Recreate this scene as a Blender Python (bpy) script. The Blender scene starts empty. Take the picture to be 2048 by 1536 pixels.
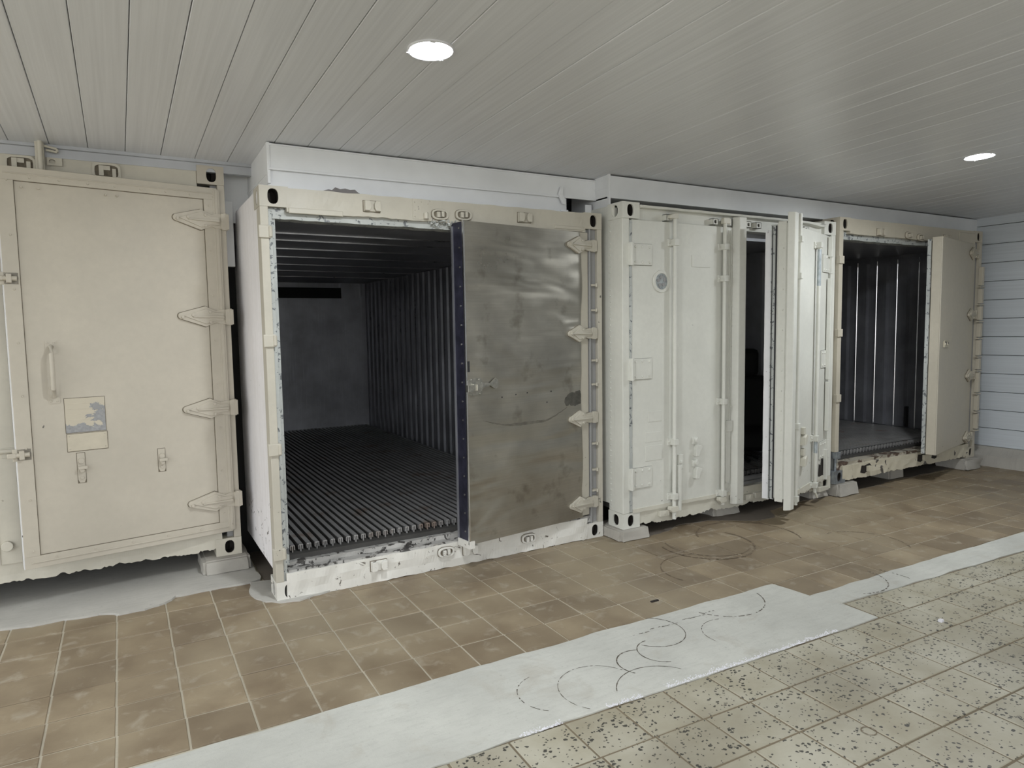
import bpy, bmesh, math, random
from mathutils import Matrix, Vector, noise
random.seed(7)
S = bpy.context.scene
C = S.collection
# ---------------------------------------------------------------- camera
FPX = 1371.08
YAW, PITCH, ROLL = 0.51992, 0.081529, -0.01587
CAM = Vector((-0.7410, -4.1761, 1.6121))
fw = Vector((math.sin(YAW)*math.cos(PITCH), math.cos(YAW)*math.cos(PITCH), -math.sin(PITCH)))
rt = Vector((math.cos(YAW), -math.sin(YAW), 0))
up = rt.cross(fw)
r2 = math.cos(ROLL)*rt + math.sin(ROLL)*up
u2 = -math.sin(ROLL)*rt + math.cos(ROLL)*up
cd = bpy.data.cameras.new('camera'); co = bpy.data.objects.new('camera', cd); C.objects.link(co)
cd.sensor_fit = 'HORIZONTAL'; cd.sensor_width = 36; cd.lens = FPX*36/2048; cd.clip_start = 0.05; cd.clip_end = 200
M = Matrix((r2, u2, -fw)).transposed().to_4x4(); M.translation = CAM
co.matrix_world = M
S.camera = co
def proj(P):
    d = Vector(P)-CAM; z = d.dot(fw)
    if z < 0.05: return None
    return 1024+FPX*d.dot(r2)/z, 768-FPX*d.dot(u2)/z
# ---------------------------------------------------------------- world, exposure
W = bpy.data.worlds.new('overcast_sky'); S.world = W; W.use_nodes = True
bg = W.node_tree.nodes['Background']; bg.inputs[0].default_value = (0.95, 0.98, 1.0, 1); bg.inputs[1].default_value = 1.9
S.view_settings.view_transform = 'Standard'; S.view_settings.look = 'None'
S.view_settings.exposure = 0.25; S.view_settings.gamma = 1.0; S.view_settings.use_curve_mapping = False
S.cycles.max_bounces = 6; S.cycles.diffuse_bounces = 3; S.cycles.glossy_bounces = 3
LAMP_STRENGTH = 480.0
# ---------------------------------------------------------------- materials
def lin(r, g, b):
    f = lambda c: ((c/255+0.055)/1.055)**2.4 if c/255 > 0.04045 else c/255/12.92
    return (f(r), f(g), f(b), 1)
class NT:
    def __init__(s, name):
        s.m = bpy.data.materials.new(name); s.m.use_nodes = True; s.t = s.m.node_tree
        s.b = s.t.nodes['Principled BSDF']
    def n(s, typ, **kw):
        nd = s.t.nodes.new('ShaderNode'+typ)
        for k, v in kw.items():
            if hasattr(nd, k) and k not in ('Scale',): setattr(nd, k, v)
        return nd
    def l(s, a, b): s.t.links.new(a, b)
    def pos(s, scale=(1, 1, 1), obj=False):
        mp = s.n('Mapping'); mp.inputs['Scale'].default_value = scale
        if obj: tc = s.n('TexCoord'); s.l(tc.outputs['Object'], mp.inputs[0])
        else: g = s.n('NewGeometry'); s.l(g.outputs['Position'], mp.inputs[0])
        return mp.outputs[0]
    def noise(s, vec, scale, detail=4, rough=.55, dist=0):
        nd = s.n('TexNoise'); nd.inputs['Scale'].default_value = scale; nd.inputs['Detail'].default_value = min(detail, 6)
        nd.inputs['Roughness'].default_value = rough; nd.inputs['Distortion'].default_value = dist
        s.l(vec, nd.inputs['Vector']); return nd.outputs[0]
    def ramp(s, v, a, b, c0=0.0, c1=1.0):
        nd = s.n('MapRange'); nd.inputs[1].default_value = a; nd.inputs[2].default_value = b
        nd.inputs[3].default_value = c0; nd.inputs[4].default_value = c1; nd.clamp = True
        s.l(v, nd.inputs[0]); return nd.outputs[0]
    def math(s, op, a, b):
        nd = s.n('Math'); nd.operation = op
        for i, q in enumerate((a, b)):
            if isinstance(q, (int, float)): nd.inputs[i].default_value = q
            else: s.l(q, nd.inputs[i])
        return nd.outputs[0]
    def mix(s, f, a, b):
        nd = s.n('Mix'); nd.data_type = 'RGBA'
        for sock, q in ((nd.inputs[0], f), (nd.inputs[6], a), (nd.inputs[7], b)):
            if isinstance(q, (int, float)): sock.default_value = q
            elif isinstance(q, tuple): sock.default_value = q
            else: s.l(q, sock)
        return nd.outputs[2]
    def bump(s, h, strength, dist=.01):
        nd = s.n('Bump'); nd.inputs['Strength'].default_value = strength; nd.inputs['Distance'].default_value = dist
        s.l(h, nd.inputs['Height']); s.l(nd.outputs[0], s.b.inputs['Normal'])
    def z(s):
        g = s.n('NewGeometry'); x = s.n('SeparateXYZ'); s.l(g.outputs['Position'], x.inputs[0]); return x.outputs[2]
    def done(s, col=None, rough=.5, metal=0.0):
        if col is not None:
            if isinstance(col, tuple): s.b.inputs['Base Color'].default_value = col
            else: s.l(col, s.b.inputs['Base Color'])
        if isinstance(rough, (int, float)): s.b.inputs['Roughness'].default_value = rough
        else: s.l(rough, s.b.inputs['Roughness'])
        if isinstance(metal, (int, float)): s.b.inputs['Metallic'].default_value = metal
        else: s.l(metal, s.b.inputs['Metallic'])
        return s.m
def mul(c, k): return (c[0]*k, c[1]*k, c[2]*k, 1)
def paint(name, col, var=.12, chip=.70, chipcol=(.06, .055, .05, 1), low=None, lowk=.12, rough=.45, lump=.15, streak=0, cs=16):
    """brushed cream paint with mottled tone, chips and (below low) heavier flaking"""
    t = NT(name); p = t.pos()
    a = t.noise(p, 2.2, 5); b = t.noise(p, 26, 3)
    base = t.mix(t.ramp(a, .3, .7), mul(col, 1-var), mul(col, 1+var*.6))
    base = t.mix(t.ramp(b, .35, .75, 0, .25), base, mul(col, .8))
    if streak:
        sv = t.noise(t.pos((9, 9, .5)), 3, 4)
        base = t.mix(t.ramp(sv, .45, .75, 0, streak), base, (.30, .24, .17, 1))
    c = t.noise(p, cs, 9, .62, .7)
    if low is not None:
        c = t.math('ADD', c, t.ramp(t.z(), low, low-.35, 0, lowk))
    m = t.ramp(c, chip, chip+.015)
    ch = t.mix(t.noise(p, 40, 2), chipcol, mul(chipcol, 3))
    base = t.mix(m, base, ch)
    h = t.math('SUBTRACT', t.math('MULTIPLY', b, lump), m)
    t.bump(h, .35, .004)
    return t.done(base, t.ramp(a, .3, .7, rough-.07, rough+.1))
TAN = lin(192, 185, 171); CREAM = lin(189, 184, 171); CREAM3 = lin(217, 217, 209); CREAM4 = lin(190, 183, 167)
m_tan = paint('tan_paint', TAN, .10, .735)
m_tan2 = paint('tan_paint_rail', lin(205, 200, 186), .12, .715, low=.35, lowk=.05, chipcol=(.16, .15, .14, 1))
m_cream = paint('cream_paint', CREAM, .09, .705, low=.9, lowk=.05)
m_chalk = paint('chalky_white_paint', lin(224, 222, 215), .16, .645, low=.14, lowk=.03, lump=.8, cs=22, chipcol=(.08, .07, .06, 1))
m_side = paint('pale_side_paint', lin(246, 244, 247), .05, .725, low=.75, lowk=.11, streak=.14)
m_jamb = paint('flaking_jamb_paint', lin(184, 187, 184), .25, .575, lump=1, cs=30, chipcol=(.07, .075, .08, 1))
m_sill = paint('flaking_sill_paint', lin(172, 170, 166), .25, .54, lump=1, cs=20, chipcol=(.03, .028, .026, 1))
m_cream3 = paint('cream_grey_paint', CREAM3, .07, .735, low=.55, lowk=.085)
m_rail3 = paint('worn_cream_rail_paint', lin(210, 207, 194), .12, .68, low=.3, lowk=.03)
m_cream4 = paint('dull_cream_paint', CREAM4, .10, .73, low=.55, lowk=.06)
m_rust4 = paint('rust_flaked_paint', lin(172, 166, 152), .2, .505, lump=1, cs=11, chipcol=(.045, .03, .022, 1))
m_rail4 = paint('flaked_cream_rail_paint', lin(205, 198, 178), .12, .625, lump=.7, cs=8, chipcol=(.05, .045, .04, 1))
m_greyp = paint('grey_primer', lin(150, 150, 150), .1, .75)
m_white = paint('white_gasket_paint', lin(226, 226, 228), .08, .68, cs=25)
def simple(name, col, rough=.5, metal=0, var=.15, sc=6, bump=.0, bs=40):
    t = NT(name); p = t.pos()
    b = t.mix(t.ramp(t.noise(p, sc, 5), .3, .7), mul(col, 1-var), mul(col, 1+var))
    if bump: t.bump(t.noise(p, bs, 5), bump, .006)
    return t.done(b, rough, metal)
m_black = simple('black_upholstery', (.008, .008, .009, 1), .8, 0, .2, 20)
m_hole = simple('dark_rust_cavity_shade', (.02, .016, .013, 1), .9)  # near-black for bare rust, also paints the shade inside hollow holes
m_rub = simple('black_rubber_gasket', (.018, .018, .02, 1), .7)
m_bluesteel = simple('dark_blue_steel_edge', (.045, .045, .07, 1), .35, .5, .4, 14)
m_bright = simple('bright_bent_steel', (.85, .85, .86, 1), .25, 1, .05)
m_galv = simple('galvanised_steel', lin(150, 156, 162), .45, .7, .25, 30, .2)
m_chrome = simple('zinc_latch_steel', lin(190, 188, 180), .28, .9, .2, 40)
m_alu = simple('mill_aluminium_trim', lin(178, 180, 184), .42, .35, .08, 3)
m_ringp = simple('lamp_trim_plastic', lin(215, 216, 220), .3, 0, .03)
m_plate = simple('painted_plate', lin(196, 188, 170), .5, 0, .06, 20)
m_sticker = simple('faded_sticker', lin(150, 150, 156), .6, 0, .1)
m_glassy = simple('cloudy_vent_glass', lin(160, 166, 168), .15, 0, .45, 45)
m_flake = simple('peeling_grey_flake', (.16, .15, .15, 1), .8)
def m_concrete_f(name, col, eff=False):
    t = NT(name); p = t.pos()
    a = t.noise(p, 1.6, 6, .6); b = t.noise(p, 30, 6, .7); st = t.noise(t.pos((1.2, 9, 1)), 5, 6, .65)
    base = t.mix(t.ramp(a, .3, .7), mul(col, .80), mul(col, 1.1))
    base = t.mix(t.ramp(st, .5, .75, 0, .35), base, mul(col, .62))
    base = t.mix(t.ramp(b, .62, .75, 0, .45), base, mul(col, .45))
    t.bump(b, .3, .004)
    return t.done(base, .8)
m_conc = m_concrete_f('rough_concrete_block', lin(176, 172, 164))
def m_cement_f():
    t = NT('pale_cement'); p = t.pos(); col = lin(194, 194, 187)
    a = t.noise(p, 1.3, 6, .62); st = t.noise(t.pos((2.2, 9, 1)), 4, 7, .68); b = t.noise(p, 55, 5, .7); w = t.noise(p, 4, 5, .6, .8)
    base = t.mix(t.ramp(a, .34, .66), mul(col, .84), mul(col, 1.08))
    base = t.mix(t.ramp(st, .48, .72, 0, .4), base, mul(col, .70))
    base = t.mix(t.ramp(w, .57, .70, 0, .45), base, lin(168, 162, 150))
    base = t.mix(t.ramp(b, .6, .72, 0, .5), base, mul(col, .6))
    t.bump(b, .35, .004)
    return t.done(base, .75)
m_cement = m_cement_f()
m_apron = m_concrete_f('grey_cement_apron', lin(186, 184, 178))
m_dirt_shade = m_concrete_f('dirty_shaded_concrete', lin(112, 104, 95))  # dark tone mixes dirt with the soft shade below the containers
m_grout = m_concrete_f('tile_grout', lin(186, 178, 160))
m_dgrout = m_concrete_f('dark_brown_grout', lin(128, 116, 96))
m_efflo = simple('salt_efflorescence', lin(222, 221, 226), .9, 0, .1, 30, .8, 60)
def m_brown_f():
    t = NT('brown_cement_tile'); oi = t.n('ObjectInfo'); p = t.pos()
    a = t.noise(p, 3.0, 6, .6); b = t.noise(p, 45, 5, .7); s = t.noise(p, 9, 5, .6, .5)
    c0 = lin(122, 106, 85); c1 = lin(157, 142, 117)
    base = t.mix(t.ramp(a, .33, .68), c0, c1)
    base = t.mix(t.math('MULTIPLY', oi.outputs['Random'], .55), base, lin(106, 93, 76))
    big = t.noise(p, .7, 4, .5)
    base = t.mix(t.ramp(big, .5, .66, 0, .4), base, lin(166, 155, 132))
    base = t.mix(t.ramp(s, .56, .74, 0, .5), base, lin(182, 174, 158))
    base = t.mix(t.ramp(b, .6, .8, 0, .3), base, lin(92, 80, 64))
    t.bump(b, .12, .003)
    return t.done(base, t.ramp(a, .3, .7, .42, .62))
m_brown = m_brown_f()
def m_terr_f():
    t = NT('terrazzo_tile'); oi = t.n('ObjectInfo'); g = t.n('NewGeometry')
    cb = t.n('CombineXYZ'); t.l(t.math('MULTIPLY', oi.outputs['Random'], 37), cb.inputs[0])
    ad = t.n('VectorMath'); ad.operation = 'ADD'; t.l(g.outputs['Position'], ad.inputs[0]); t.l(cb.outputs[0], ad.inputs[1])
    wob = t.n('TexNoise'); wob.inputs['Scale'].default_value = 60; t.l(ad.outputs[0], wob.inputs['Vector'])
    sc = t.n('VectorMath'); sc.operation = 'MULTIPLY_ADD'; t.l(wob.outputs[1], sc.inputs[0]); sc.inputs[1].default_value = (.028, .012, 0); t.l(ad.outputs[0], sc.inputs[2])
    vo = t.n('TexVoronoi'); vo.inputs['Scale'].default_value = 64; t.l(sc.outputs[0], vo.inputs['Vector'])
    vr = t.n('SeparateColor'); t.l(vo.outputs['Color'], vr.inputs[0])
    clus = t.noise(ad.outputs[0], 7, 3)
    th = t.math('MULTIPLY', vr.outputs[0], t.ramp(clus, .32, .68, .24, .66))
    chip = t.math('LESS_THAN', vo.outputs['Distance'], th)
    dens = t.math('LESS_THAN', vr.outputs[1], t.ramp(oi.outputs['Random'], 0, 1, .55, .95))
    chip = t.math('MULTIPLY', chip, dens)
    p = t.pos(); a = t.noise(p, 2.4, 6, .6)
    base = t.mix(t.ramp(a, .35, .66), lin(160, 153, 132), lin(188, 184, 168))
    base = t.mix(t.math('MULTIPLY', oi.outputs['Random'], .35), base, lin(142, 136, 120))
    sm = t.noise(p, 1.1, 3)
    base = t.mix(t.ramp(sm, .55, .72, 0, .45), base, lin(112, 104, 88))
    base = t.mix(t.math('MULTIPLY', chip, .92), base, lin(44, 44, 40))
    t.bump(t.noise(p, 70, 4), .08, .002)
    return t.done(base, .5)
m_terr = m_terr_f()
def m_pvc_f(name, col, axis):
    t = NT(name)
    sc = (60, .8, 1) if axis == 'y' else (1, .8, 60)
    st = t.noise(t.pos(sc), 1.0, 4, .6); a = t.noise(t.pos((1, .35, 1)), 1.1, 4)
    base = t.mix(t.ramp(st, .3, .7), mul(col, .92), mul(col, 1.05))
    base = t.mix(t.ramp(a, .45, .75, 0, .3), base, mul(col, .74))
    t.bump(st, .10, .002)
    return t.done(base, t.ramp(a, .3, .7, .28, .42))
m_ceil = m_pvc_f('pvc_ceiling_panel', lin(219, 221, 225), 'y')
m_wallp = m_pvc_f('pvc_wall_panel', lin(208, 214, 220), 'x')
m_fascia = simple('white_sheet_fascia', lin(236, 238, 240), .4, 0, .06, 2.5, .08, 8)
m_gap = simple('dark_void', (.02, .02, .02, 1), .9)
def m_steel_f(name, col, rough, scl, bump, metal=.9, dist=.02):
    t = NT(name); p = t.pos()
    a = t.noise(p, scl, 5, .6); b = t.noise(t.pos((30, 30, 1.2)), 2, 4)
    base = t.mix(t.ramp(a, .3, .72), mul(col, .7), mul(col, 1.15))
    base = t.mix(t.ramp(b, .55, .75, 0, .25), base, mul(col, 1.6))
    t.bump(t.noise(p, scl*.7, 3), bump, dist)
    return t.done(base, t.ramp(a, .3, .7, rough-.06, rough+.12), metal)
m_lining = m_steel_f('dull_steel_lining', (.34, .345, .375, 1), .36, 3, .3, .6)
m_pale = simple('pale_grp_lining', lin(196, 198, 204), .35, 0, .15, 3)
m_rib = m_steel_f('polished_steel_rib', (.50, .50, .52, 1), .3, 4, .15, .9)
m_back = m_steel_f('scuffed_steel_bulkhead', (.60, .61, .65, 1), .33, 2.5, .35, .4)
def m_tbar_f():
    t = NT('aluminium_floor_bar'); p = t.pos(); col = (.40, .395, .39, 1)
    a = t.noise(p, 4, 5, .6); ru = t.noise(t.pos((1, 1.4, 1)), 3.2, 4, .6)
    base = t.mix(t.ramp(a, .3, .72), mul(col, .7), mul(col, 1.1))
    base = t.mix(t.ramp(ru, .58, .68, 0, .55), base, (.22, .12, .06, 1))
    return t.done(base, .45, .4)
m_tbar = m_tbar_f()
m_deck = simple('grimy_channel_floor', (.05, .048, .045, 1), .7)
def m_sheet_f():
    t = NT('dented_stainless_sheet'); p = t.pos(); col = lin(176, 172, 162)
    a = t.noise(p, 2.2, 6, .62); br = t.noise(t.pos((1.5, 1.5, 60)), 2, 3); bl = t.noise(p, 7, 4, .5)
    base = t.mix(t.ramp(a, .32, .7), mul(col, .85), mul(col, 1.15))
    base = t.mix(t.ramp(br, .4, .7, 0, .18), base, mul(col, .6))
    base = t.mix(t.ramp(bl, .60, .74, 0, .45), base, lin(104, 98, 84))
    dent = t.noise(t.pos((.8, .8, 2.6)), 1.5, 2, .45, .6)
    t.bump(dent, .55, .06)
    return t.done(base, t.ramp(a, .3, .7, .26, .40), .88)
m_sheet = m_sheet_f()
m_rodsteel = simple('bare_rod_steel', lin(172, 180, 184), .4, .3, .2, 30)
def emit(name, col, st):
    t = NT(name); t.b.inputs['Emission Color'].default_value = col; t.b.inputs['Emission Strength'].default_value = st
    return t.done((.9, .9, .9, 1), .4)
m_emit = emit('lit_lamp_diffuser', (.93, .97, 1, 1), LAMP_STRENGTH)
m_seam = simple('cracked_paint_seam', lin(116, 108, 94), .8, 0, .3, 40)
m_seam3 = simple('cracked_grey_paint_seam', lin(128, 127, 120), .8, 0, .3, 40)
m_crease = simple('creased_steel', lin(118, 114, 105), .5, .6, .35, 18)
m_worn = simple('worn_dark_steel', lin(88, 86, 80), .6, .5, .35, 25)
m_scuff = simple('rubber_scuff', (.10, .085, .065, 1), .8, 0, .5, 40)
m_stain = simple('faint_tyre_mark', lin(118, 104, 86), .7, 0, .3, 30)
# ---------------------------------------------------------------- mesh helpers
class MB:
    def __init__(s): s.v = []; s.f = []; s.mi = []; s.cur = 0
    def mat(s, i): s.cur = i; return s
    def add(s, vs, fs):
        o = len(s.v); s.v += [tuple(v) for v in vs]
        for f in fs: s.f.append(tuple(o+i for i in f)); s.mi.append(s.cur)
        return s
    def box(s, x0, x1, y0, y1, z0, z1):
        v = [(x, y, z) for x in (x0, x1) for y in (y0, y1) for z in (z0, z1)]
        return s.add(v, [(0, 1, 3, 2), (4, 6, 7, 5), (0, 4, 5, 1), (2, 3, 7, 6), (0, 2, 6, 4), (1, 5, 7, 3)])
    def prism(s, pts, y0, y1):
        """outline in x,z extruded along y (y0 is the front)"""
        n = len(pts); v = [(x, y0, z) for x, z in pts]+[(x, y1, z) for x, z in pts]
        ar = sum(pts[i][0]*pts[(i+1) % n][1]-pts[(i+1) % n][0]*pts[i][1] for i in range(n))
        f = [tuple(range(n)), tuple(range(2*n-1, n-1, -1))]
        f += [(i, n+i, n+(i+1) % n, (i+1) % n) for i in range(n)]
        if ar < 0: f = [tuple(reversed(q)) for q in f]
        return s.add(v, f)
    def slab(s, pts, z0, z1):
        n = len(pts); v = [(x, y, z1) for x, y in pts]+[(x, y, z0) for x, y in pts]
        ar = sum(pts[i][0]*pts[(i+1) % n][1]-pts[(i+1) % n][0]*pts[i][1] for i in range(n))
        f = [tuple(range(n)), tuple(range(2*n-1, n-1, -1))]+[(i, n+i, n+(i+1) % n, (i+1) % n) for i in range(n)]
        if ar < 0: f = [tuple(reversed(q)) for q in f]
        return s.add(v, f)
    def cyl(s, a, b, r, n=12, r1=None):
        a, b = Vector(a), Vector(b); r1 = r if r1 is None else r1
        d = (b-a).normalized(); q = Vector((0, 0, 1)) if abs(d.z) < .9 else Vector((1, 0, 0))
        e1 = d.cross(q).normalized(); e2 = d.cross(e1)
        v = []
        for c, rr in ((a, r), (b, r1)):
            for i in range(n):
                t = 2*math.pi*i/n; v.append(c+e1*math.cos(t)*rr+e2*math.sin(t)*rr)
        f = [(i, (i+1) % n, n+(i+1) % n, n+i) for i in range(n)]+[tuple(range(n-1, -1, -1)), tuple(range(n, 2*n))]
        return s.add(v, f)
    def tube(s, pts, r, n=8):
        pts = [Vector(p) for p in pts]; rings = []
        for i, p in enumerate(pts):
            d = (pts[min(i+1, len(pts)-1)]-pts[max(i-1, 0)]).normalized()
            q = Vector((0, 0, 1)) if abs(d.z) < .9 else Vector((1, 0, 0))
            e1 = d.cross(q).normalized(); e2 = d.cross(e1)
            rings.append([p+e1*math.cos(2*math.pi*k/n)*r+e2*math.sin(2*math.pi*k/n)*r for k in range(n)])
        v = [q for R in rings for q in R]; f = []
        for i in range(len(pts)-1):
            f += [(i*n+k, i*n+(k+1) % n, (i+1)*n+(k+1) % n, (i+1)*n+k) for k in range(n)]
        f += [tuple(range(n-1, -1, -1)), tuple((len(pts)-1)*n+k for k in range(n))]
        return s.add(v, f)
    def holed(s, org, ex, ez, ny, w, h, hw, hh, cx, cz, depth, n=20, cav=1, shape='stadium'):
        """rectangle w x h (axes ex, ez from org) pierced by a rounded hole; ny points inward"""
        org, ex, ez, ny = Vector(org), Vector(ex), Vector(ez), Vector(ny)
        ang = sorted([2*math.pi*i/n for i in range(n)]+[math.atan2(z-cz, x-cx) % (2*math.pi) for x in (0, w) for z in (0, h)])
        inn, out = [], []
        for a in ang:
            c, sn = math.cos(a), math.sin(a)
            k = (abs(c/hw)**2.6+abs(sn/hh)**2.6)**(-1/2.6)
            inn.append((cx+c*k, cz+sn*k))
            tt = min([q for q in ((w-cx)/c if c > 1e-6 else 9, -cx/c if c < -1e-6 else 9, (h-cz)/sn if sn > 1e-6 else 9, -cz/sn if sn < -1e-6 else 9)])
            out.append((cx+c*tt, cz+sn*tt))
        m = len(ang); P = lambda p, d: org+ex*p[0]+ez*p[1]+ny*d
        v = [P(p, 0) for p in out]+[P(p, 0) for p in inn]+[P(p, .012) for p in inn]+[P(p, depth) for p in inn]
        f1 = [(i, (i+1) % m, m+(i+1) % m, m+i) for i in range(m)]+[(m+i, m+(i+1) % m, 2*m+(i+1) % m, 2*m+i) for i in range(m)]
        f2 = [(2*m+i, 2*m+(i+1) % m, 3*m+(i+1) % m, 3*m+i) for i in range(m)]+[tuple(3*m+i for i in range(m))]
        keep = s.cur; o = len(s.v); s.v += [tuple(q) for q in v]
        for f in f1: s.f.append(tuple(o+i for i in f)); s.mi.append(keep)
        for f in f2: s.f.append(tuple(o+i for i in f)); s.mi.append(cav)
        return s
    def build(s, name, mats, parent=None, bevel=0, smooth=False, loc=None):
        me = bpy.data.meshes.new(name); me.from_pydata(s.v, [], s.f)
        if not isinstance(mats, (list, tuple)): mats = [mats]
        for m in mats: me.materials.append(m)
        me.polygons.foreach_set('material_index', s.mi)
        bm = bmesh.new(); bm.from_mesh(me); bmesh.ops.recalc_face_normals(bm, faces=bm.faces); bm.to_mesh(me); bm.free()
        if smooth:
            me.polygons.foreach_set('use_smooth', [True]*len(me.polygons))
            me.set_sharp_from_angle(angle=.7)
        o = bpy.data.objects.new(name, me); C.objects.link(o)
        if parent: o.parent = parent
        if loc: o.location = loc
        if bevel:
            b = o.modifiers.new('bevel', 'BEVEL'); b.width = bevel; b.segments = 2; b.limit_method = 'ANGLE'; b.angle_limit = .6
        return o
def tag(o, label, cat, group=None):
    o['label'] = label; o['category'] = cat
    if group: o['group'] = group
    return o
def struct(o, label=None):
    o['kind'] = 'structure'
    if label: o['label'] = label
    return o
def empty(name, loc): o = bpy.data.objects.new(name, None); C.objects.link(o); o.location = loc; o.empty_display_size = .2; return o
def dup(o, parent, loc):
    c = o.copy(); C.objects.link(c); c.parent = parent; c.location = loc; return c
def rag(mb, x0, x1, y0, y1, z0, z1, n, amp, seed, top=.0, face=.0):
    """long rail along x with a ragged lower lip (amp), a wavy top (top) and lumpy front (face)"""
    R = random.Random(seed); vs = []; fs = []
    zs = [0, .33, .66, 1]
    for i in range(n+1):
        x = x0+(x1-x0)*i/n
        lo = z0+amp*max(0, .45*noise.noise((x*5+seed, 1.3, 2))+.40*noise.noise((x*24+seed, 1.3, 2))+.15*noise.noise((x*70, seed, 2))+.25*R.random()+.1)
        hi = z1+top*noise.noise((x*9+seed, 5, 2))
        for k in zs: vs.append((x, y0+face*noise.noise((x*11+seed, k*4, 7)), lo+(hi-lo)*k))
        for k in reversed(zs): vs.append((x, y1, lo+(hi-lo)*k))
    m = 8
    for i in range(n):
        for k in range(m): fs.append((i*m+k, i*m+(k+1) % m, (i+1)*m+(k+1) % m, (i+1)*m+k))
    fs += [tuple(range(m)), tuple(n*m+k for k in range(m-1, -1, -1))]
    return mb.add(vs, fs)
def irregular(pts, amp, seed, step=.05):
    out = []; R = random.Random(seed); n = len(pts)
    for i in range(n):
        a = Vector(pts[i]); b = Vector(pts[(i+1) % n]); d = b-a; L = d.length; k = max(1, int(L/step)); nn = Vector((-d.y, d.x)).normalized()
        for j in range(k):
            q = a+d*j/k
            if j: q += nn*amp*(noise.noise((q.x*6+seed, q.y*6, .5))+.35*(R.random()-.5))
            out.append((q.x, q.y))
    return out
# ---------------------------------------------------------------- floor
floor = struct(MB().slab([(-25, -25), (25, -25), (25, 9), (-25, 9)], -.12, -.004).build('floor', m_grout))
def tile_mesh(name, w, d, mat):
    g = .009; c = .0025; h = .0; w2, d2 = w/2-g/2, d/2-g/2
    v = [(x*w2, y*d2, -.02) for x, y in ((-1, -1), (1, -1), (1, 1), (-1, 1))]+[(x*w2, y*d2, h-c) for x, y in ((-1, -1), (1, -1), (1, 1), (-1, 1))]+[(x*(w2-c), y*(d2-c), h) for x, y in ((-1, -1), (1, -1), (1, 1), (-1, 1))]
    f = [(4, 5, 9, 8), (5, 6, 10, 9), (6, 7, 11, 10), (7, 4, 8, 11), (8, 9, 10, 11), (0, 1, 5, 4), (1, 2, 6, 5), (2, 3, 7, 6), (3, 0, 4, 7)]
    me = bpy.data.meshes.new(name); me.from_pydata(v, [], f); me.materials.append(mat); return me
def lay(name, mat, cells, w, d):
    """cells: (cx, cy, width, depth, rot). The largest in view become parts, the rest one joined field."""
    sc = []
    for c in cells:
        a = [proj((c[0]+sx*c[2]/2, c[1]+sy*c[3]/2, 0)) for sx in (-1, 1) for sy in (-1, 1)]
        if all(a) and max(p[0] for p in a) > 0 and min(p[0] for p in a) < 2048 and max(p[1] for p in a) > 0 and min(p[1] for p in a) < 1536:
            area = (max(p[0] for p in a)-min(p[0] for p in a))*(max(p[1] for p in a)-min(p[1] for p in a))
        else: area = 0
        sc.append((area, c))
    sc.sort(key=lambda q: -q[0])
    me = {}; R = random.Random(3); rest = MB()
    for i, (ar, (cx, cy, tw, td, rot)) in enumerate(sc):
        key = (round(tw, 3), round(td, 3))
        if key not in me: me[key] = tile_mesh(name, tw, td, mat)
        z = R.uniform(-.0012, .0012)
        if i < 290 and ar > 60:
            o = bpy.data.objects.new(name, me[key]); C.objects.link(o); o.parent = floor
            o.location = (cx, cy, z); o.rotation_euler = (R.uniform(-.003, .003), R.uniform(-.003, .003), rot+R.uniform(-.004, .004))
        else:
            rest.add([(v.co.x+cx, v.co.y+cy, v.co.z+z) for v in me[key].vertices], [tuple(p.vertices) for p in me[key].polygons])
    if rest.v:
        o = rest.build(name+'_field', mat, floor); o['kind'] = 'stuff'
T = .2535
cells = []
for k in range(-14, 30):
    for j in range(-2, 13):
        x0 = .436+T*k; cx = x0+T/2
        y0 = -1.347-.011*cx+T*j; y1 = y0+T
        if cx > 7.75: continue
        if j < 0 and (cx < 2.73 or j < -1): continue
        if j == -1: cells.append((cx, (y0+y1)/2, T, T, -.011)); continue
        if cx < -.15 and y0 > .30: continue
        if y1 > .55: continue
        if -.05 < cx < 2.42 and y0 > .15: continue
        cells.append((cx, (y0+y1)/2, T, T, -.011))
lay('brown_tile', m_brown, cells, T, T)
cells = []; TX = .257
for k in range(-10, 22):
    for j in range(-1, 9):
        cx = .75+TX*k+TX/2; y1 = -1.925-.032*cx-T*j; y0 = y1-T
        if j == -1:
            if cx < 2.79: continue
            top = -1.79-.052*(cx-2.79)
            cells.append((cx, (y1-T+top)/2, TX, top-(y1-T), -.04)); continue
        cells.append((cx, (y0+y1)/2, TX, T, -.032))
lay('terrazzo_tile', m_terr, cells, TX, T)
MB().slab([(-2.0, -1.90), (2.78, -1.96), (2.80, -1.79), (7.5, -1.98), (7.5, -4.6), (-2.0, -4.4)], -.03, -.003).build('dark_grout_bed', m_dgrout, floor)
# cement strip between the two tile fields, cement apron, mortar pad, bare concrete patch with dirt and painted shade
strip = [(-6, -1.28), (-.75, -1.358), (.86, -1.345), (1.7, -1.362), (2.70, -1.378), (2.732, -1.62), (4.0, -1.64), (5.2, -1.672), (7.9, -1.70), (7.9, -2.06), (4.68, -1.884), (2.79, -1.786), (2.785, -2.006), (1.9, -1.985), (.9, -1.95), (.2, -1.932), (-1, -1.895), (-6, -1.75)]
MB().slab(irregular(strip, .012, 4, .06), -.03, .0035).build('cement_strip', m_cement, floor)
apron = [(-4, .44), (-1.7, .42), (-1.39, .39), (-1.24, .35), (-1.09, .36), (-.92, .34), (-.82, .27), (-.69, .27), (-.58, .32), (-.52, .40), (-.3, .40), (-.12, .39), (-.02, .42), (-.02, 2.0), (-4, 2.0)]
MB().slab(irregular(apron, .018, 9, .04), -.03, .012).build('cement_apron', m_apron, floor)
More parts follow.
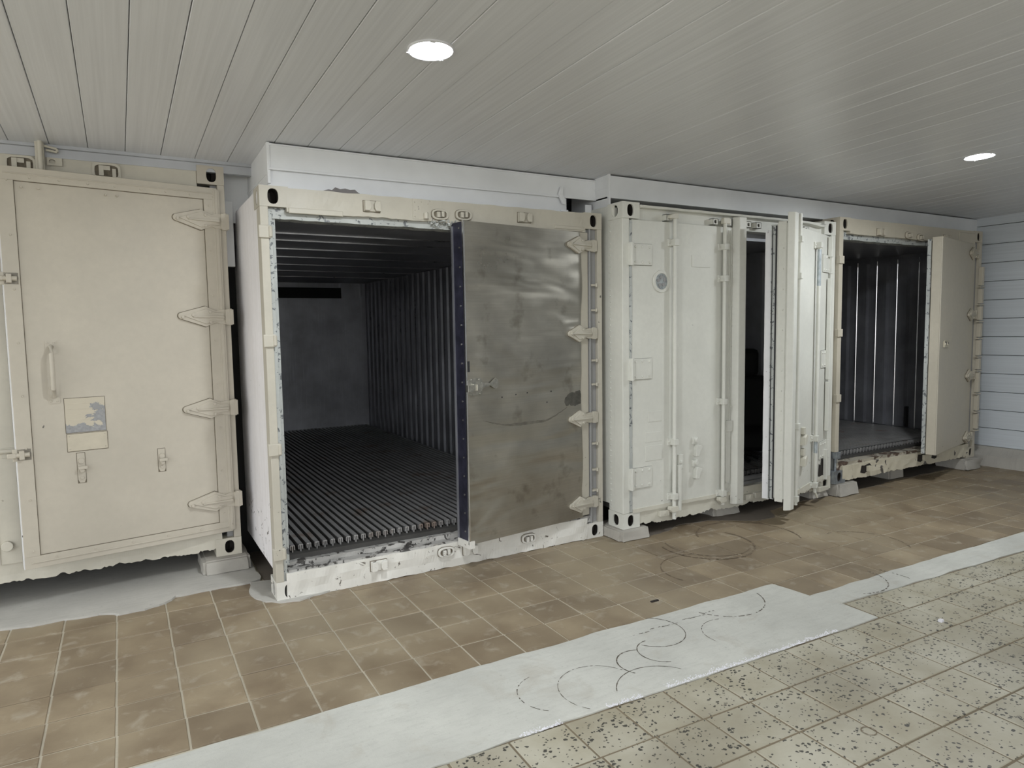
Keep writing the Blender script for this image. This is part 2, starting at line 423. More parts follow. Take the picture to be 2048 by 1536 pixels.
pad = [(-.09, .40), (-.12, .20), (-.10, .09), (-.06, .015), (.01, -.045), (.12, -.075), (.21, -.04), (.32, -.02), (.46, .0), (.54, .1), (.3, .3)]
MB().slab(irregular(pad, .015, 12, .03), -.03, .010).build('mortar_pad', m_apron, floor)
dirt_shade = [(2.55, -.12), (2.72, -.22), (3.2, -.12), (3.40, -.15), (3.70, -.36), (3.96, -.37), (4.08, -.22), (4.5, -.18), (5.2, -.2), (6.2, -.12), (7.2, -.12), (7.3, 1.2), (2.5, 1.2)]
MB().slab(irregular(dirt_shade, .03, 15, .05), -.03, .003).build('bare_concrete', m_dirt_shade, floor)
MB().slab([(0, .05), (2.43, .05), (2.43, 6), (0, 6)], -.03, .002).build('bare_concrete', m_dirt_shade, floor)
# scuff arcs
def arc(mb, cx, cy, r, a0, a1, w=.005, z=.0042, gap=0, seed=0):
    n = max(6, int(abs(a1-a0)*r/.012)); R = random.Random(seed)
    for i in range(n):
        if gap and R.random() < gap: continue
        t0 = math.radians(a0+(a1-a0)*i/n) if False else a0+(a1-a0)*i/n; t1 = a0+(a1-a0)*(i+1)/n
        ww = w*R.uniform(.4, 1.1)
        mb.add([(cx+(r-ww/2)*math.cos(t0), cy+(r-ww/2)*math.sin(t0), z), (cx+(r+ww/2)*math.cos(t0), cy+(r+ww/2)*math.sin(t0), z), (cx+(r+ww/2)*math.cos(t1), cy+(r+ww/2)*math.sin(t1), z), (cx+(r-ww/2)*math.cos(t1), cy+(r-ww/2)*math.sin(t1), z)], [(0, 1, 2, 3)])
D = math.radians
mb = MB()
arc(mb, 1.62, -1.50, .17, D(-150), D(60), .006, seed=1)
arc(mb, 1.52, -1.68, .12, D(90), D(250), .006, seed=2)
arc(mb, 1.36, -1.72, .12, D(60), D(215), .007, seed=3)
arc(mb, 1.28, -1.98, .22, D(30), D(150), .005, seed=4)
arc(mb, 2.25, -1.36, .26, D(-160), D(-10), .008, gap=.25, seed=5)
arc(mb, 1.98, -1.72, .16, D(70), D(190), .004, gap=.3, seed=6)
arc(mb, .85, -1.72, .16, D(100), D(230), .005, gap=.3, seed=7)
arc(mb, 1.05, -1.80, .19, D(20), D(220), .004, gap=.2, seed=8)
arc(mb, 3.15, -1.55, .25, D(-120), D(0), .009, gap=.2, seed=9)
arc(mb, 3.0, -1.70, .5, D(-8), D(14), .008, gap=.4, seed=10)
for i in range(6):
    arc(mb, 1.45+.1*i, -3.0, 1.52+.012*(i % 2), D(84), D(88), .006, gap=.5, seed=20+i)
o = mb.build('scuff_mark', m_scuff, floor); o['kind'] = 'stuff'
mb = MB()
arc(mb, 2.95, -.58, .34, D(-200), D(20), .018, .0028, .15, 11)
arc(mb, 2.98, -.56, .31, D(-210), D(-60), .012, .0028, .2, 12)
arc(mb, 3.35, -.62, .38, D(-40), D(150), .014, .0028, .2, 13)
arc(mb, 2.55, -.95, .28, D(60), D(200), .01, .0028, .3, 14)
arc(mb, 3.9, -1.2, .3, D(-50), D(90), .01, .0028, .35, 15)
arc(mb, 1.75, -2.62, .028, 0, 2*math.pi, .006, .003, 0, 16)
o = mb.build('tyre_mark', m_stain, floor); o['kind'] = 'stuff'
R = random.Random(11); mb = MB()
for (xa, xb) in ((.55, .75), (.98, 1.16), (1.3, 1.62), (1.62, 2.45)):
    for i in range(int((xb-xa)*900)):
        x = R.uniform(xa, xb); y = -1.928-.03*x+abs(R.gauss(0, .012))*(1+.8*noise.noise((x*14, 1, 1))); r = R.uniform(.0015, .005)
        n = 6; mb.add([(x, y, .0045+r*.5)]+[(x+r*math.cos(k*1.047)*R.uniform(.6, 1.2), y+r*.8*math.sin(k*1.047), .003) for k in range(n)], [(0, 1+k, 1+(k+1) % n) for k in range(n)])
o = mb.build('salt_crust', m_efflo, floor); o['kind'] = 'stuff'
# ---------------------------------------------------------------- ceiling
CZ, CS = 2.75, -.03
ceil = struct(MB().box(-3.0, 9, -6.4, 6.5, .03, .10).build('ceiling', m_gap, loc=(0, 0, CZ)))
ceil.rotation_euler = (math.atan(CS), 0, 0)
PW = .1948
def panel_mesh():
    w = PW-.0025; v = []; prof = [(0, .0035), (.003, 0), (w-.003, 0), (w, .0035)]
    for y in (-6.4, 6.4):
        for x, z in prof: v.append((x, y, z))
        v += [(w, y, .02), (0, y, .02)]
    n = len(prof)+2
    f = [(i, n+i, n+(i+1) % n, (i+1) % n) for i in range(n)]+[tuple(range(n)), tuple(range(2*n-1, n-1, -1))]
    me = bpy.data.meshes.new('ceiling_panel'); me.from_pydata(v, [], f); me.materials.append(m_ceil)
    bm = bmesh.new(); bm.from_mesh(me); bmesh.ops.recalc_face_normals(bm, faces=bm.faces); bm.to_mesh(me); bm.free(); return me
pm = panel_mesh(); R = random.Random(5)
for k in range(-15, 42):
    x = -.0536+PW*k
    o = bpy.data.objects.new('ceiling_panel', pm); C.objects.link(o); o.parent = ceil
    o.location = (x, 0, R.uniform(-.0008, .0008)); o.rotation_euler = (0, R.uniform(-.006, .006), 0)
def cz(y): return CZ+CS*y
# ---------------------------------------------------------------- walls and fascias
wr = struct(MB().box(0, .12, -9, 6.6, 0, 3.0).build('wall_right', m_gap, loc=(7.72, 0, 0)))
wr.rotation_euler = (0, 0, .05)
me0 = None
for k in range(14):
    z0 = .198+.205*k
    if me0 is None:
        w = .2035; pts = [(0, .003), (-.012, .004), (-.015, .007), (-.015, w-.004), (-.012, w), (0, w)]
        mb = MB(); n = len(pts); mb.add([(x, y, z) for y in (-9, 6.4) for x, z in pts], [(i, n+i, n+(i+1) % n, (i+1) % n) for i in range(n)]+[tuple(range(n)), tuple(range(2*n-1, n-1, -1))])
        o = mb.build('wall_panel', m_wallp, wr, loc=(0, 0, z0)); me0 = o
    else: dup(me0, wr, (0, 0, z0))
mb = MB(); ys = [-9, -4, -2, -1.2]+[-1.0+.06*i for i in range(26)]+[1.0, 6.3]
vs = []
for y in ys:
    j = .02*noise.noise((y*5, 2, 2)); vs += [(7.78-.05*y, y, -.02), (7.52-.05*y+j, y, -.02), (7.55-.05*y+j*.6, y, .12+.02*noise.noise((y*6, 9, 2))), (7.66-.05*y, y, .20), (7.78-.05*y, y, .20)]
mb.add(vs, [(i*5+k, i*5+(k+1) % 5, (i+1)*5+(k+1) % 5, (i+1)*5+k) for i in range(len(ys)-1) for k in range(5)]+[(0, 1, 2, 3, 4), tuple((len(ys)-1)*5+k for k in range(4, -1, -1))])
struct(mb.build('baseboard_right', m_conc))
struct(MB().box(-8, 9, 6.35, 6.5, 0, 3).build('light_block_back', m_fascia))  # unseen wall added to stop sky light entering between the containers
struct(MB().box(3.6, 9, -6.45, -6.3, 0, 3).build('light_block_front', m_fascia))  # unseen wall added behind the camera to cut the frontal daylight
# fascia over the doorway container: upper band, lower band, side return
FX, FY = .095, .18
mb = MB(); mb.box(FX, 2.60, FY, FY+.03, 2.585, cz(FY)-.007)
mb.box(FX+.006, 2.60, FY-.008, FY, 2.725, cz(FY)-.009); mb.box(FX, 2.60, FY-.012, FY, 2.580, 2.594); mb.box(FX-.006, FX+.012, FY-.006, FY+.03, 2.50, cz(FY)-.003)
struct(mb.build('trim_1', m_fascia, bevel=.002))
mb = MB(); mb.box(FX+.006, 2.26, FY+.012, FY+.03, 2.478, 2.59)
mb.box(2.20, 2.26, FY-.012, FY+.012, 2.478, 2.492); mb.prism([(2.165, 2.60), (2.185, 2.655), (2.205, 2.655), (2.20, 2.60), (2.225, 2.56), (2.225, 2.53), (2.20, 2.53)], FY-.03, FY-.012)
mb.box(2.44, 2.50, FY+.02, FY+.03, 2.46, 2.55)
struct(mb.build('trim_2', m_fascia, bevel=.002))
mb = MB(); mb.box(FX, FX+.02, FY+.02, 1.6, 2.46, cz(FY)+.02); mb.box(FX-.004, FX, FY+.02, 1.6, 2.56, 2.572)
struct(mb.build('trim_3', m_fascia))
# fascia over the two right-hand containers
GX, GY = 2.52, .0
mb = MB(); mb.box(GX, 7.75, GY, GY+.02, 2.575, cz(0)-.010); mb.box(GX, 7.75, GY+.02, GY+.20, 2.575, 2.59); mb.box(GX-.008, GX+.008, GY-.004, GY+.02, 2.47, cz(0)+.02)
struct(mb.build('trim_4', m_fascia, bevel=.002))
mb = MB(); mb.box(GX, GX+.02, GY+.02, .5, 2.47, cz(0)+.02); mb.box(GX-.004, GX, GY+.02, .5, 2.655, 2.664)
struct(mb.build('trim_5', m_fascia))
# ceiling trim above the set-back container, panel beside it
mb = MB(); mb.add([(x, y, z) for x in (-5, .10) for y, z in ((.74, cz(.74)+.01), (.74, cz(.74)-.018), (.752, cz(.74)-.022), (.752, 2.655), (.80, 2.655), (.80, cz(.8)+.01))], [(i, 6+i, 6+(i+1) % 6, (i+1) % 6) for i in range(6)]+[tuple(range(6)), tuple(range(11, 5, -1))])
struct(mb.build('trim_6', m_alu))
mb = MB(); mb.box(-.09, .10, .92, .94, 2.36, cz(.9)+.01); mb.box(-.085, -.015, .88, .92, 2.06, 2.50)
struct(mb.build('trim_7', m_fascia, bevel=.002))
mb = MB(); mb.box(-.10, .10, 1.05, 1.08, 0, 2.8); struct(mb.build('light_block_back.001', m_gap))  # near-black sheet painting in the shade of the gap between containers

# ---------------------------------------------------------------- container kit
def casting(parent, x, z, mat, left, side=True, name='corner_casting', hole=True):
    mb = MB(); w, h, d = .162, .118, .178
    mb.holed((x, 0, z), (1, 0, 0), (0, 0, 1), (0, 1, 0), w, h, .030, .044, w/2+(-.005 if left else .005), h/2, .09)
    xs = x if left else x+w
    mb.holed((xs, 0, z), (0, 1, 0), (0, 0, 1), (1 if left else -1, 0, 0), d, h, .035, .042, d/2, h/2, .07)
    xo = x+w if left else x
    mb.add([(xo, 0, z), (xo, d, z), (xo, d, z+h), (xo, 0, z+h)], [(0, 1, 2, 3)])
    mb.add([(x, d, z), (x+w, d, z), (x+w, d, z+h), (x, d, z+h)], [(0, 1, 2, 3)])
    mb.add([(x, 0, z), (x+w, 0, z), (x+w, d, z), (x, d, z)], [(0, 1, 2, 3)]); mb.add([(x, 0, z+h), (x+w, 0, z+h), (x+w, d, z+h), (x, d, z+h)], [(0, 1, 2, 3)])
    return mb.build(name, [mat, m_hole], parent)
def shell(parent, Wd, H, L, mat_side, lining=m_lining, zf=.27, zc=2.28, y0=.14, back=None, wt=.095):
    """outer walls, roof, rear bulkhead and deck"""
    sl = MB().mat(0).box(0.006, .03, .1, L, .17, H-.02).mat(1).box(.03, wt, y0, L, .2, H-.06).build('side_wall', [mat_side, lining], parent)
    sr = MB().mat(0).box(Wd-.03, Wd-.006, .1, L, .17, H-.02).mat(1).box(Wd-wt, Wd-.03, y0, L, .2, H-.06).build('side_wall', [mat_side, lining], parent)
    rf = MB().mat(0).box(.01, Wd-.01, .1, L, H-.03, H-.008).mat(1).box(.03, Wd-.03, y0, L, zc, H-.03).build('roof', [mat_side, lining], parent)
    fl = MB().box(.03, Wd-.03, y0-.02, L, .12, zf).build('floor_deck', m_deck, parent)
    bk = MB().box(.02, Wd-.02, L-.6, L, .15, H-.03).build('rear_bulkhead', back or lining, parent)
    return sl, sr, rf, fl, bk
def rod(parent, x, z0, z1, mat, y=-.035, r=.016, brackets=(), name='lock_rod', bare=None):
    o = MB().cyl((x, y, z0), (x, y, z1), r, 14).build(name, mat, parent, smooth=True)
    for i, bz in enumerate(brackets):
        b = MB(); b.box(x-.045, x+.045, -.012, 0.002, bz-.028, bz+.028); b.box(x-.024, x+.024, y-.024, -.004, bz-.024, bz+.024)
        b.cyl((x-.036, -.02, bz), (x-.036, -.01, bz), .008, 6); b.cyl((x+.036, -.02, bz), (x+.036, -.01, bz), .008, 6)
        b.build('rod_bracket', mat, parent, bevel=.003)
    return o
def strap_hinge(parent, z, mat, tip=.28, half=.068, neck=.045, y=0, sag=0, xo=0, ragged=0):
    """arrow-shaped strap on the door (x<0 is the door side) with knuckle at x~0"""
    mb = MB(); c = []
    for i in range(7):
        a = math.pi/2+math.pi*i/6; c.append((-tip+.022+.022*math.cos(a), .022*math.sin(a)))
    out = c+[(-.11, -half), (-.045, -neck*.8), (-.02, -neck), (.015, -neck), (.015, neck), (-.02, neck), (-.045, neck*.8), (-.11, half)]
    out = [(x+xo, zz+z+sag*(-x)) for x, zz in out]
    mb.prism(out, y-.020, y+.004)
    so = []
    for q in out:
        d = Vector((q[0]-xo+.12, (q[1]-z)*2.2)).normalized(); so.append((q[0]+d.x*.004, q[1]+d.y*.004))
    mb.mat(1).prism(so, y-.003, y+.003).mat(0)
    inn = [(-tip+.03, 0), (-.11, -half*.74), (-.05, -neck*.55), (.0, -neck*.55), (.0, neck*.55), (-.05, neck*.55), (-.11, half*.74)]
    mb.prism([(x+xo, zz+z+sag*(-x)) for x, zz in inn], y-.027, y-.018)
    mb.prism([(xo-.19, z-.003), (xo+.0, z-.007), (xo+.0, z+.007), (xo-.19, z+.003)], y-.038, y-.025)
    for bx, bz in ((-tip+.024, 0), (-.19, 0.012), (-.085, half*.5), (-.085, -half*.5)):
        mb.cyl((xo+bx, y-.034, z+bz), (xo+bx, y-.015, z+bz), .0095, 8)
    mb.box(xo+.012, xo+.062, y-.03, y+.03, z-neck*1.05, z+neck*1.05)
    mb.cyl((xo+.038, y-.012, z-neck*1.15), (xo+.038, y-.012, z+neck*1.15), .019, 10)
    return mb.build('strap_hinge', [mat, m_seam], parent, bevel=.0015)
def keeper(parent, x, z, mat, kind=0, y=0):
    mb = MB()
    if kind == 0:   # open pocket block with two lips
        mb.box(x-.052, x+.052, y-.012, y+.002, z-.032, z+.032)
        mb.mat(1).box(x-.056, x+.056, y-.004, y+.002, z-.036, z+.036).mat(0)
        mb.prism([(x-.05, z-.03), (x-.02, z-.03), (x-.01, z-.012), (x-.01, z+.012), (x-.02, z+.03), (x-.05, z+.03)], y-.034, y-.01)
        mb.prism([(x+.05, z-.03), (x+.02, z-.03), (x+.01, z-.012), (x+.01, z+.012), (x+.02, z+.03), (x+.05, z+.03)], y-.034, y-.01)
    else:           # oval ring with lug
        n = 18; R1, R2 = (.058, .034), (.045, .023); v = []
        for yy in (y-.018, y+.002):
            for rr in (R1, R2):
                for i in range(n):
                    a = 2*math.pi*i/n; c_, s_ = math.cos(a), math.sin(a); k = (abs(c_)**3+abs(s_)**3)**(-1/3)
                    v.append((x+rr[0]*c_*k, yy, z+rr[1]*s_*k))
        f = []
        for i in range(n):
            j = (i+1) % n; f += [(i, j, n+j, n+i), (i, 2*n+i, 2*n+j, j), (n+i, n+j, 3*n+j, 3*n+i)]
        mb.add(v, f); mb.mat(1).prism([(x+.061*math.cos(2*math.pi*i/n)*(abs(math.cos(2*math.pi*i/n))**3+abs(math.sin(2*math.pi*i/n))**3)**(-1/3), z+.037*math.sin(2*math.pi*i/n)*(abs(math.cos(2*math.pi*i/n))**3+abs(math.sin(2*math.pi*i/n))**3)**(-1/3)) for i in range(n)], y-.005, y+.002).mat(0)
        mb.box(x-.026, x-.004, y-.028, y, z-.02, z+.016); mb.box(x+.006, x+.024, y-.03, y, z-.016, z+.02)
    return mb.build('cam_keeper', [mat, m_seam], parent, bevel=.0025)
def leaf(parent, hx, hy, hz, L, z0, z1, th, ang, mats, sign=-1, plug=.05, bevel=.006):
    """door leaf; origin on its hinge line, runs along sign*x, front at y=0"""
    a, b = (-L, 0) if sign < 0 else (0, L)
    mb = MB().mat(0).box(a, b, 0, th, z0, z1)
    if plug: mb.mat(1).box(a+.05, b-.06, th, th+plug, z0+.05, z1-.05)
    o = mb.build('door', mats, parent, bevel=bevel); o.location = (hx, hy, hz); o.rotation_euler = (0, 0, ang)
    return o
def rivets(mb, pts, r=.007, y=0, t=.005):
    for x, z in pts: mb.cyl((x, y-t, z), (x, y+.002, z), r*.7, 8, r)
def dots(name, parent, mat, pts, r=.007, y=0, t=.005):
    mb = MB(); rivets(mb, pts, r, y, t); o = mb.build(name, mat, parent); o['kind'] = 'stuff'; return o

# ================================================================ container 1: set back, tan, plain ajar door
W1, H1 = 2.438, 2.591
c1 = tag(empty('refrigerated_container', (-.08-W1, .745, .102)), 'tan container standing back on a concrete pad, plain strap-hinged door with a bar handle', 'container', 'row of refrigerated containers')
zo = .102
shell(c1, W1, H1, 6.0, m_tan2, zf=.25, zc=2.42)
for lx, l in ((0, True), (W1-.162, False)):
    casting(c1, lx, H1-.118, m_tan, l); casting(c1, lx, 0, m_tan2, l)
MB().box(.02, .10, .01, .12, .118, H1-.118).build('corner_post', m_tan, c1, bevel=.004)
mb = MB(); mb.mat(0).box(W1-.045, W1, .0, .14, .118, H1-.118); mb.mat(1).box(W1-.085, W1-.045, .035, .14, .118, H1-.118)
mb.build('corner_post', [m_tan, m_greyp], c1, bevel=.004)
MB().box(.162, W1-.162, .012, .12, H1-.165, H1-.012).build('top_rail', m_tan2, c1, bevel=.004)
rag(MB(), .13, W1-.12, .006, .12, .045, .185, 190, .035, 21, 0, .006).build('bottom_rail', m_tan2, c1)
# hatch-like cam pockets on the header
for px in (-1.175+.08+W1-.0, -.745+.08+W1):
    mb = MB(); n = 20; v = []
    for yy in (-.006, .014):
        for rx, rz in ((.075, .05), (.062, .037)):
            for i in range(n):
                a = 2*math.pi*i/n; c_, s_ = math.cos(a), math.sin(a); k = (abs(c_)**5+abs(s_)**5)**(-.2); v.append((px+rx*c_*k, yy, H1-.092+rz*s_*k))
    f = []
    for i in range(n):
        j = (i+1) % n; f += [(i, j, n+j, n+i), (i, 2*n+i, 2*n+j, j), (n+i, n+j, 3*n+j, 3*n+i)]
    mb.add(v, f); mb.mat(1).box(px-.066, px+.066, .006, .014, H1-.134, H1-.05).mat(0); mb.box(px-.04, px-.015, -.012, .014, H1-.12, H1-.06); mb.box(px-.015, px+.02, -.008, .014, H1-.085, H1-.06); mb.box(px+.03, px+.05, -.008, .014, H1-.125, H1-.075)
    mb.build('cam_pocket', [m_tan2, m_seam], c1)
# lock rod end and its lug above the door
mb = MB(); bx = -1.075+.08+W1; mb.box(bx-.022, bx+.022, -.05, -.005, H1-.16, H1+.048); mb.cyl((bx+.004, -.062, H1-.16), (bx+.004, -.062, H1+.04), .013, 10)
mb.cyl((bx+.015, -.03, H1+.02), (bx+.085, -.03, H1+.006), .008, 8); mb.cyl((bx+.085, -.03, H1+.006), (bx+.085, -.03, H1-.012), .008, 8); mb.cyl((bx+.085, -.03, H1-.012), (bx+.03, -.03, H1-.004), .007, 8)
mb.build('lock_rod', m_tan2, c1, bevel=.003)
mb = MB(); mb.holed((bx+.03, -.004, H1-.085), (1, 0, 0), (0, 0, 1), (0, 1, 0), .075, .045, .016, .013, .026, .022, .02); mb.build('lock_plate', [m_tan2, m_hole], c1)
# right leaf, about nine degrees open
d1 = leaf(c1, W1-.05, -.010, 0, 1.157, .17, H1-.145, .07, D(9.1), [m_tan, m_white], plug=.045)
A, B, Z0, Z1 = -1.157, 0, .17, H1-.145
mb = MB()
for (a, b, c, dd) in ((A, B, Z1-.075, Z1), (A, B, Z0, Z0+.07), (A, A+.075, Z0+.07, Z1-.075), (B-.085, B, Z0+.07, Z1-.075)):
    mb.box(a, b, -.010, .001, c, dd)
mb.box(A+.03, B-.03, -.015, -.009, Z1-.04, Z1-.034); mb.box(A+.03, B-.03, -.015, -.009, Z0+.03, Z0+.036)
mb.mat(1)
for (a, b, c, dd) in ((A+.075, B-.085, Z1-.079, Z1-.075), (A+.075, B-.085, Z0+.07, Z0+.074), (A+.075, A+.079, Z0+.07, Z1-.075), (B-.089, B-.085, Z0+.07, Z1-.075)): mb.box(a, b, -.002, .001, c, dd)
mb.build('edge_band', [m_tan, m_seam], d1, bevel=.0015)
mb = MB(); mb.box(-.030, .012, -.012, .0, Z0+.01, Z1-.01); mb.box(-.018, .0, -.016, -.012, Z0+.01, Z1-.01); mb.build('hinge_side_trim', m_tan, d1, bevel=.002)
pts = [(A+.045, Z0+.1+.30*i) for i in range(8)]+[(-.055, Z0+.13+.29*i) for i in range(8)]+[(A+.15+.14*i, Z1-.055) for i in range(8)]+[(A+.15+.2*i, Z0+.05) for i in range(6)]+[(A+.11, Z1-.11), (A+.19, Z1-.11), (A+.52, Z1-.11), (A+.58, Z1-.108)]
dots('rivet', d1, m_tan, pts, .007, -.009, .007)
for hz in (2.335-zo, 1.715-zo, 1.112-zo, .490-zo): strap_hinge(d1, hz, m_tan, .275, .066, .047, 0, .03)
mb = MB(); mb.box(A-.004, A+.012, -.004, .075, Z0, Z1); mb.build('edge_strip', m_white, d1)
mb = MB(); mb.box(A-.003, A+.02, .074, .118, Z0+.02, Z1-.02); mb.build('gasket', m_rub, d1)
# grab handle
hz0, hz1, hx = 1.272-zo, 1.536-zo, -.962
mb = MB(); P = [(hx, 0, hz1+.012), (hx, -.03, hz1+.01), (hx-.004, -.058, hz1-.03), (hx-.004, -.062, hz1-.08), (hx-.004, -.062, hz0+.08), (hx-.004, -.058, hz0+.03), (hx, -.03, hz0-.01), (hx, 0, hz0-.012)]
mb.tube(P, .0125, 10); hd = mb.build('grab_handle', m_tan, d1, smooth=True)
mb = MB(); mb.box(hx-.028, hx+.028, -.004, .001, hz1-.03, hz1+.045); rivets(mb, [(hx-.016, hz1+.032), (hx+.016, hz1+.032)], .006, -.004); mb.build('handle_plate', m_tan, d1)
mb = MB(); mb.box(hx-.028, hx+.028, -.004, .001, hz0-.055, hz0+.05); rivets(mb, [(hx-.016, hz0-.042), (hx+.016, hz0-.042), (hx-.014, hz0+.035)], .006, -.004); mb.build('handle_plate', m_tan, d1)
# data plates
t = NT('peeling_plate_paint'); p = t.pos(); c_ = t.noise(p, 9, 7, .6, .5); x_ = t.n('SeparateXYZ'); t.l(p, x_.inputs[0])
k = t.math('MAXIMUM', t.math('MINIMUM', t.math('MULTIPLY', t.math('ADD', x_.outputs[0], .895), 5), t.math('MULTIPLY', t.math('SUBTRACT', 1.195, x_.outputs[2]), 6)), t.math('MULTIPLY', t.math('SUBTRACT', 1.068, x_.outputs[2]), 8))
k = t.math('ADD', t.math('MULTIPLY', t.math('SUBTRACT', c_, .5), 1.6), t.math('ADD', k, .6))
base = t.mix(t.ramp(k, .60, .615), lin(196, 188, 170), t.mix(t.noise(p, 60, 3), lin(120, 122, 122), lin(172, 172, 174)))
t.bump(t.ramp(k, .60, .615), .3, .003); m_peel = t.done(base, .5)
dp = MB().box(-.914, -.711, -.004, .001, 1.037-zo, 1.240-zo).build('data_plate', m_peel, d1)
MB().box(-.917, -.708, -.0015, .001, 1.034-zo, 1.243-zo).build('plate_seam', m_seam, d1); MB().box(-.915, -.704, -.0015, .001, .923-zo, 1.031-zo).build('plate_seam', m_seam, d1)
for i in range(4): MB().box(-.895, -.775, -.0052, -.004, 1.205-zo-.032*i, 1.211-zo-.032*i).build('text_line', m_plate, dp)
MB().cyl((-.755, -.006, 1.185-zo), (-.755, -.003, 1.185-zo), .02, 14).build('stamp', m_greyp, dp)
pl = MB().box(-.912, -.707, -.004, .001, .927-zo, 1.028-zo).build('blank_plate', m_plate, d1, bevel=.001)
dots('rivet', pl, m_tan, [(-.900, .94-zo), (-.718, .94-zo), (-.900, 1.016-zo), (-.718, 1.016-zo)], .004, -.004, .003)
for lx, za, zb in ((-.85, .734, .912), (-.415, .740, .885)):
    za -= zo; zb -= zo; zc = (za+zb)/2; mb = MB()
    mb.prism([(lx-.02, za+.02), (lx-.012, za), (lx+.012, za), (lx+.02, za+.02), (lx+.02, zb), (lx-.02, zb)], -.006, .001)
    mb.cyl((lx, -.018, zb-.045), (lx, -.004, zb-.045), .016, 12); mb.cyl((lx, -.014, za+.03), (lx, -.004, za+.03), .010, 10); mb.cyl((lx, -.03, zc-.012), (lx, -.004, zc-.012), .013, 10)
    mb.box(lx-.018, lx+.028, -.038, -.02, zc-.004, zc+.014); mb.mat(1).box(lx-.023, lx+.023, -.002, .001, za-.003, zb+.003); mb.build('turn_latch', [m_tan, m_seam], d1, bevel=.0015)
for lz in (1.931-zo, .938-zo):
    mb = MB(); x = -1.142
    mb.box(x-.035, x+.055, -.010, .001, lz-.035, lz+.035); mb.cyl((x-.055, -.02, lz), (x+.045, -.02, lz), .014, 10); mb.box(x-.005, x+.02, -.036, -.006, lz-.025, lz+.025); mb.box(x-.06, x-.02, -.034, -.008, lz-.012, lz+.012)
    mb.build('edge_latch', m_tan, d1, bevel=.003)
# left leaf, shut and only partly in view
d1b = leaf(c1, .05, -.01, 0, 1.172, .17, H1-.145, .07, 0, [m_tan2, m_white], sign=1, plug=0)
mb = MB(); mb.box(1.05, 1.172, -.006, .001, Z0, Z1); mb.box(1.05, 1.062, -.012, -.006, Z0, Z1); mb.build('edge_band', m_tan2, d1b, bevel=.0015)
mb = MB(); mb.box(1.10, 1.172, -.012, .001, .80, .86); mb.cyl((1.08, -.02, .84), (1.172, -.02, .84), .014, 10); mb.build('edge_latch', m_tan2, d1b, bevel=.003)
MB().cyl((1.10, .002, .28), (1.10, -.03, .28), .03, 14).build('round_boss', m_tan2, d1b, bevel=.003)
dots('rivet', d1b, m_tan2, [(1.09, Z0+.1+.28*i) for i in range(8)], .006, -.005)

# ================================================================ container 2: open doorway, bare sheet door
W2, H2 = 2.428, 2.448
c2 = tag(empty('refrigerated_container', (0, -.02, 0)), 'cream container with a wide open dark doorway and a bare steel sheet door', 'container', 'row of refrigerated containers')
sl, sr, rf, fl, bk = shell(c2, W2, H2, 6.0, m_side, zf=.235, zc=2.27, back=m_back)
for lx, l in ((0, True), (W2-.162, False)):
    casting(c2, lx, H2-.118, m_cream, l); casting(c2, lx, 0, m_chalk, l)
mb = MB(); mb.mat(0).box(0, .046, 0, .10, .118, H2-.118); mb.mat(1).box(.046, .070, .02, .15, .118, H2-.14); mb.mat(1).box(.070, .092, .05, .20, .2, H2-.16)
mb.build('corner_post', [m_cream, m_jamb], c2, bevel=.003)
mb = MB(); mb.mat(0).box(W2-.040, W2, 0, .10, .118, H2-.118); mb.mat(1).box(W2-.115, W2-.040, .028, .14, .118, H2-.118); mb.mat(1).box(W2-.115, W2-.103, .0, .03, .118, H2-.118)
mb.build('corner_post', [m_cream, m_greyp], c2, bevel=.003)
rag(MB(), .15, W2-.15, .0, .10, H2-.146, H2-.006, 70, .014, 5, .004, .003).build('top_rail', m_cream, c2)
MB().box(.16, .48, -.006, .004, H2-.15, H2-.118).build('rail_stiffener', m_cream, c2, bevel=.004)
MB().box(W2-.42, W2-.16, -.006, .004, H2-.132, H2-.108).build('rail_stiffener', m_cream, c2, bevel=.004)
rag(MB(), .05, W2-.05, .035, .14, H2-.185, H2-.12, 50, .008, 8, 0, .003).build('door_header', m_jamb, c2)
rag(MB(), .06, W2-.15, -.002, .10, .0, .165, 110, .012, 31, .006, .010).build('bottom_rail', m_chalk, c2)
mb = MB(); rag(mb, .075, W2-.10, .008, .075, .13, .178, 90, 0, 41, .008, .012); rag(mb, .08, W2-.10, .075, .166, .13, .205, 90, 0, 43, .007, .010)
mb.build('door_sill', m_sill, c2)
# flaked remains on the rail top and rust crumbs
R = random.Random(4)
mb = MB()
pts = [(.36, 2.443), (.40, 2.455), (.42, 2.452), (.44, 2.470), (.47, 2.462), (.50, 2.468), (.53, 2.462), (.56, 2.466), (.58, 2.450), (.60, 2.441), (.50, 2.436)]
mb.prism(pts, .004, .012); mb.build('peeling_flake', m_flake, c2)
mb = MB()
for i in range(60):
    x = R.uniform(1.04, 1.26); z = 2.302+R.uniform(-.012, .02)-(x-1.04)*.02; r = R.uniform(.006, .016)
    q = Vector((x, R.uniform(-.012, .02), z)); v = [q+Vector((R.uniform(-r, r), R.uniform(-r, r), R.uniform(-r, r))) for _ in range(6)]
    mb.add(v, [(0, 1, 2), (0, 2, 3), (0, 3, 1), (1, 2, 4), (2, 3, 4), (3, 1, 5), (1, 5, 4), (4, 5, 3)])
o = mb.build('rust_crumbs', m_jamb, c2); o['kind'] = 'stuff'
keeper(c2, .66, 2.372, m_cream, 0); keeper(c2, 1.115, 2.352, m_cream, 1); keeper(c2, 1.285, 2.360, m_cream, 1); keeper(c2, 1.755, 2.374, m_cream, 0)
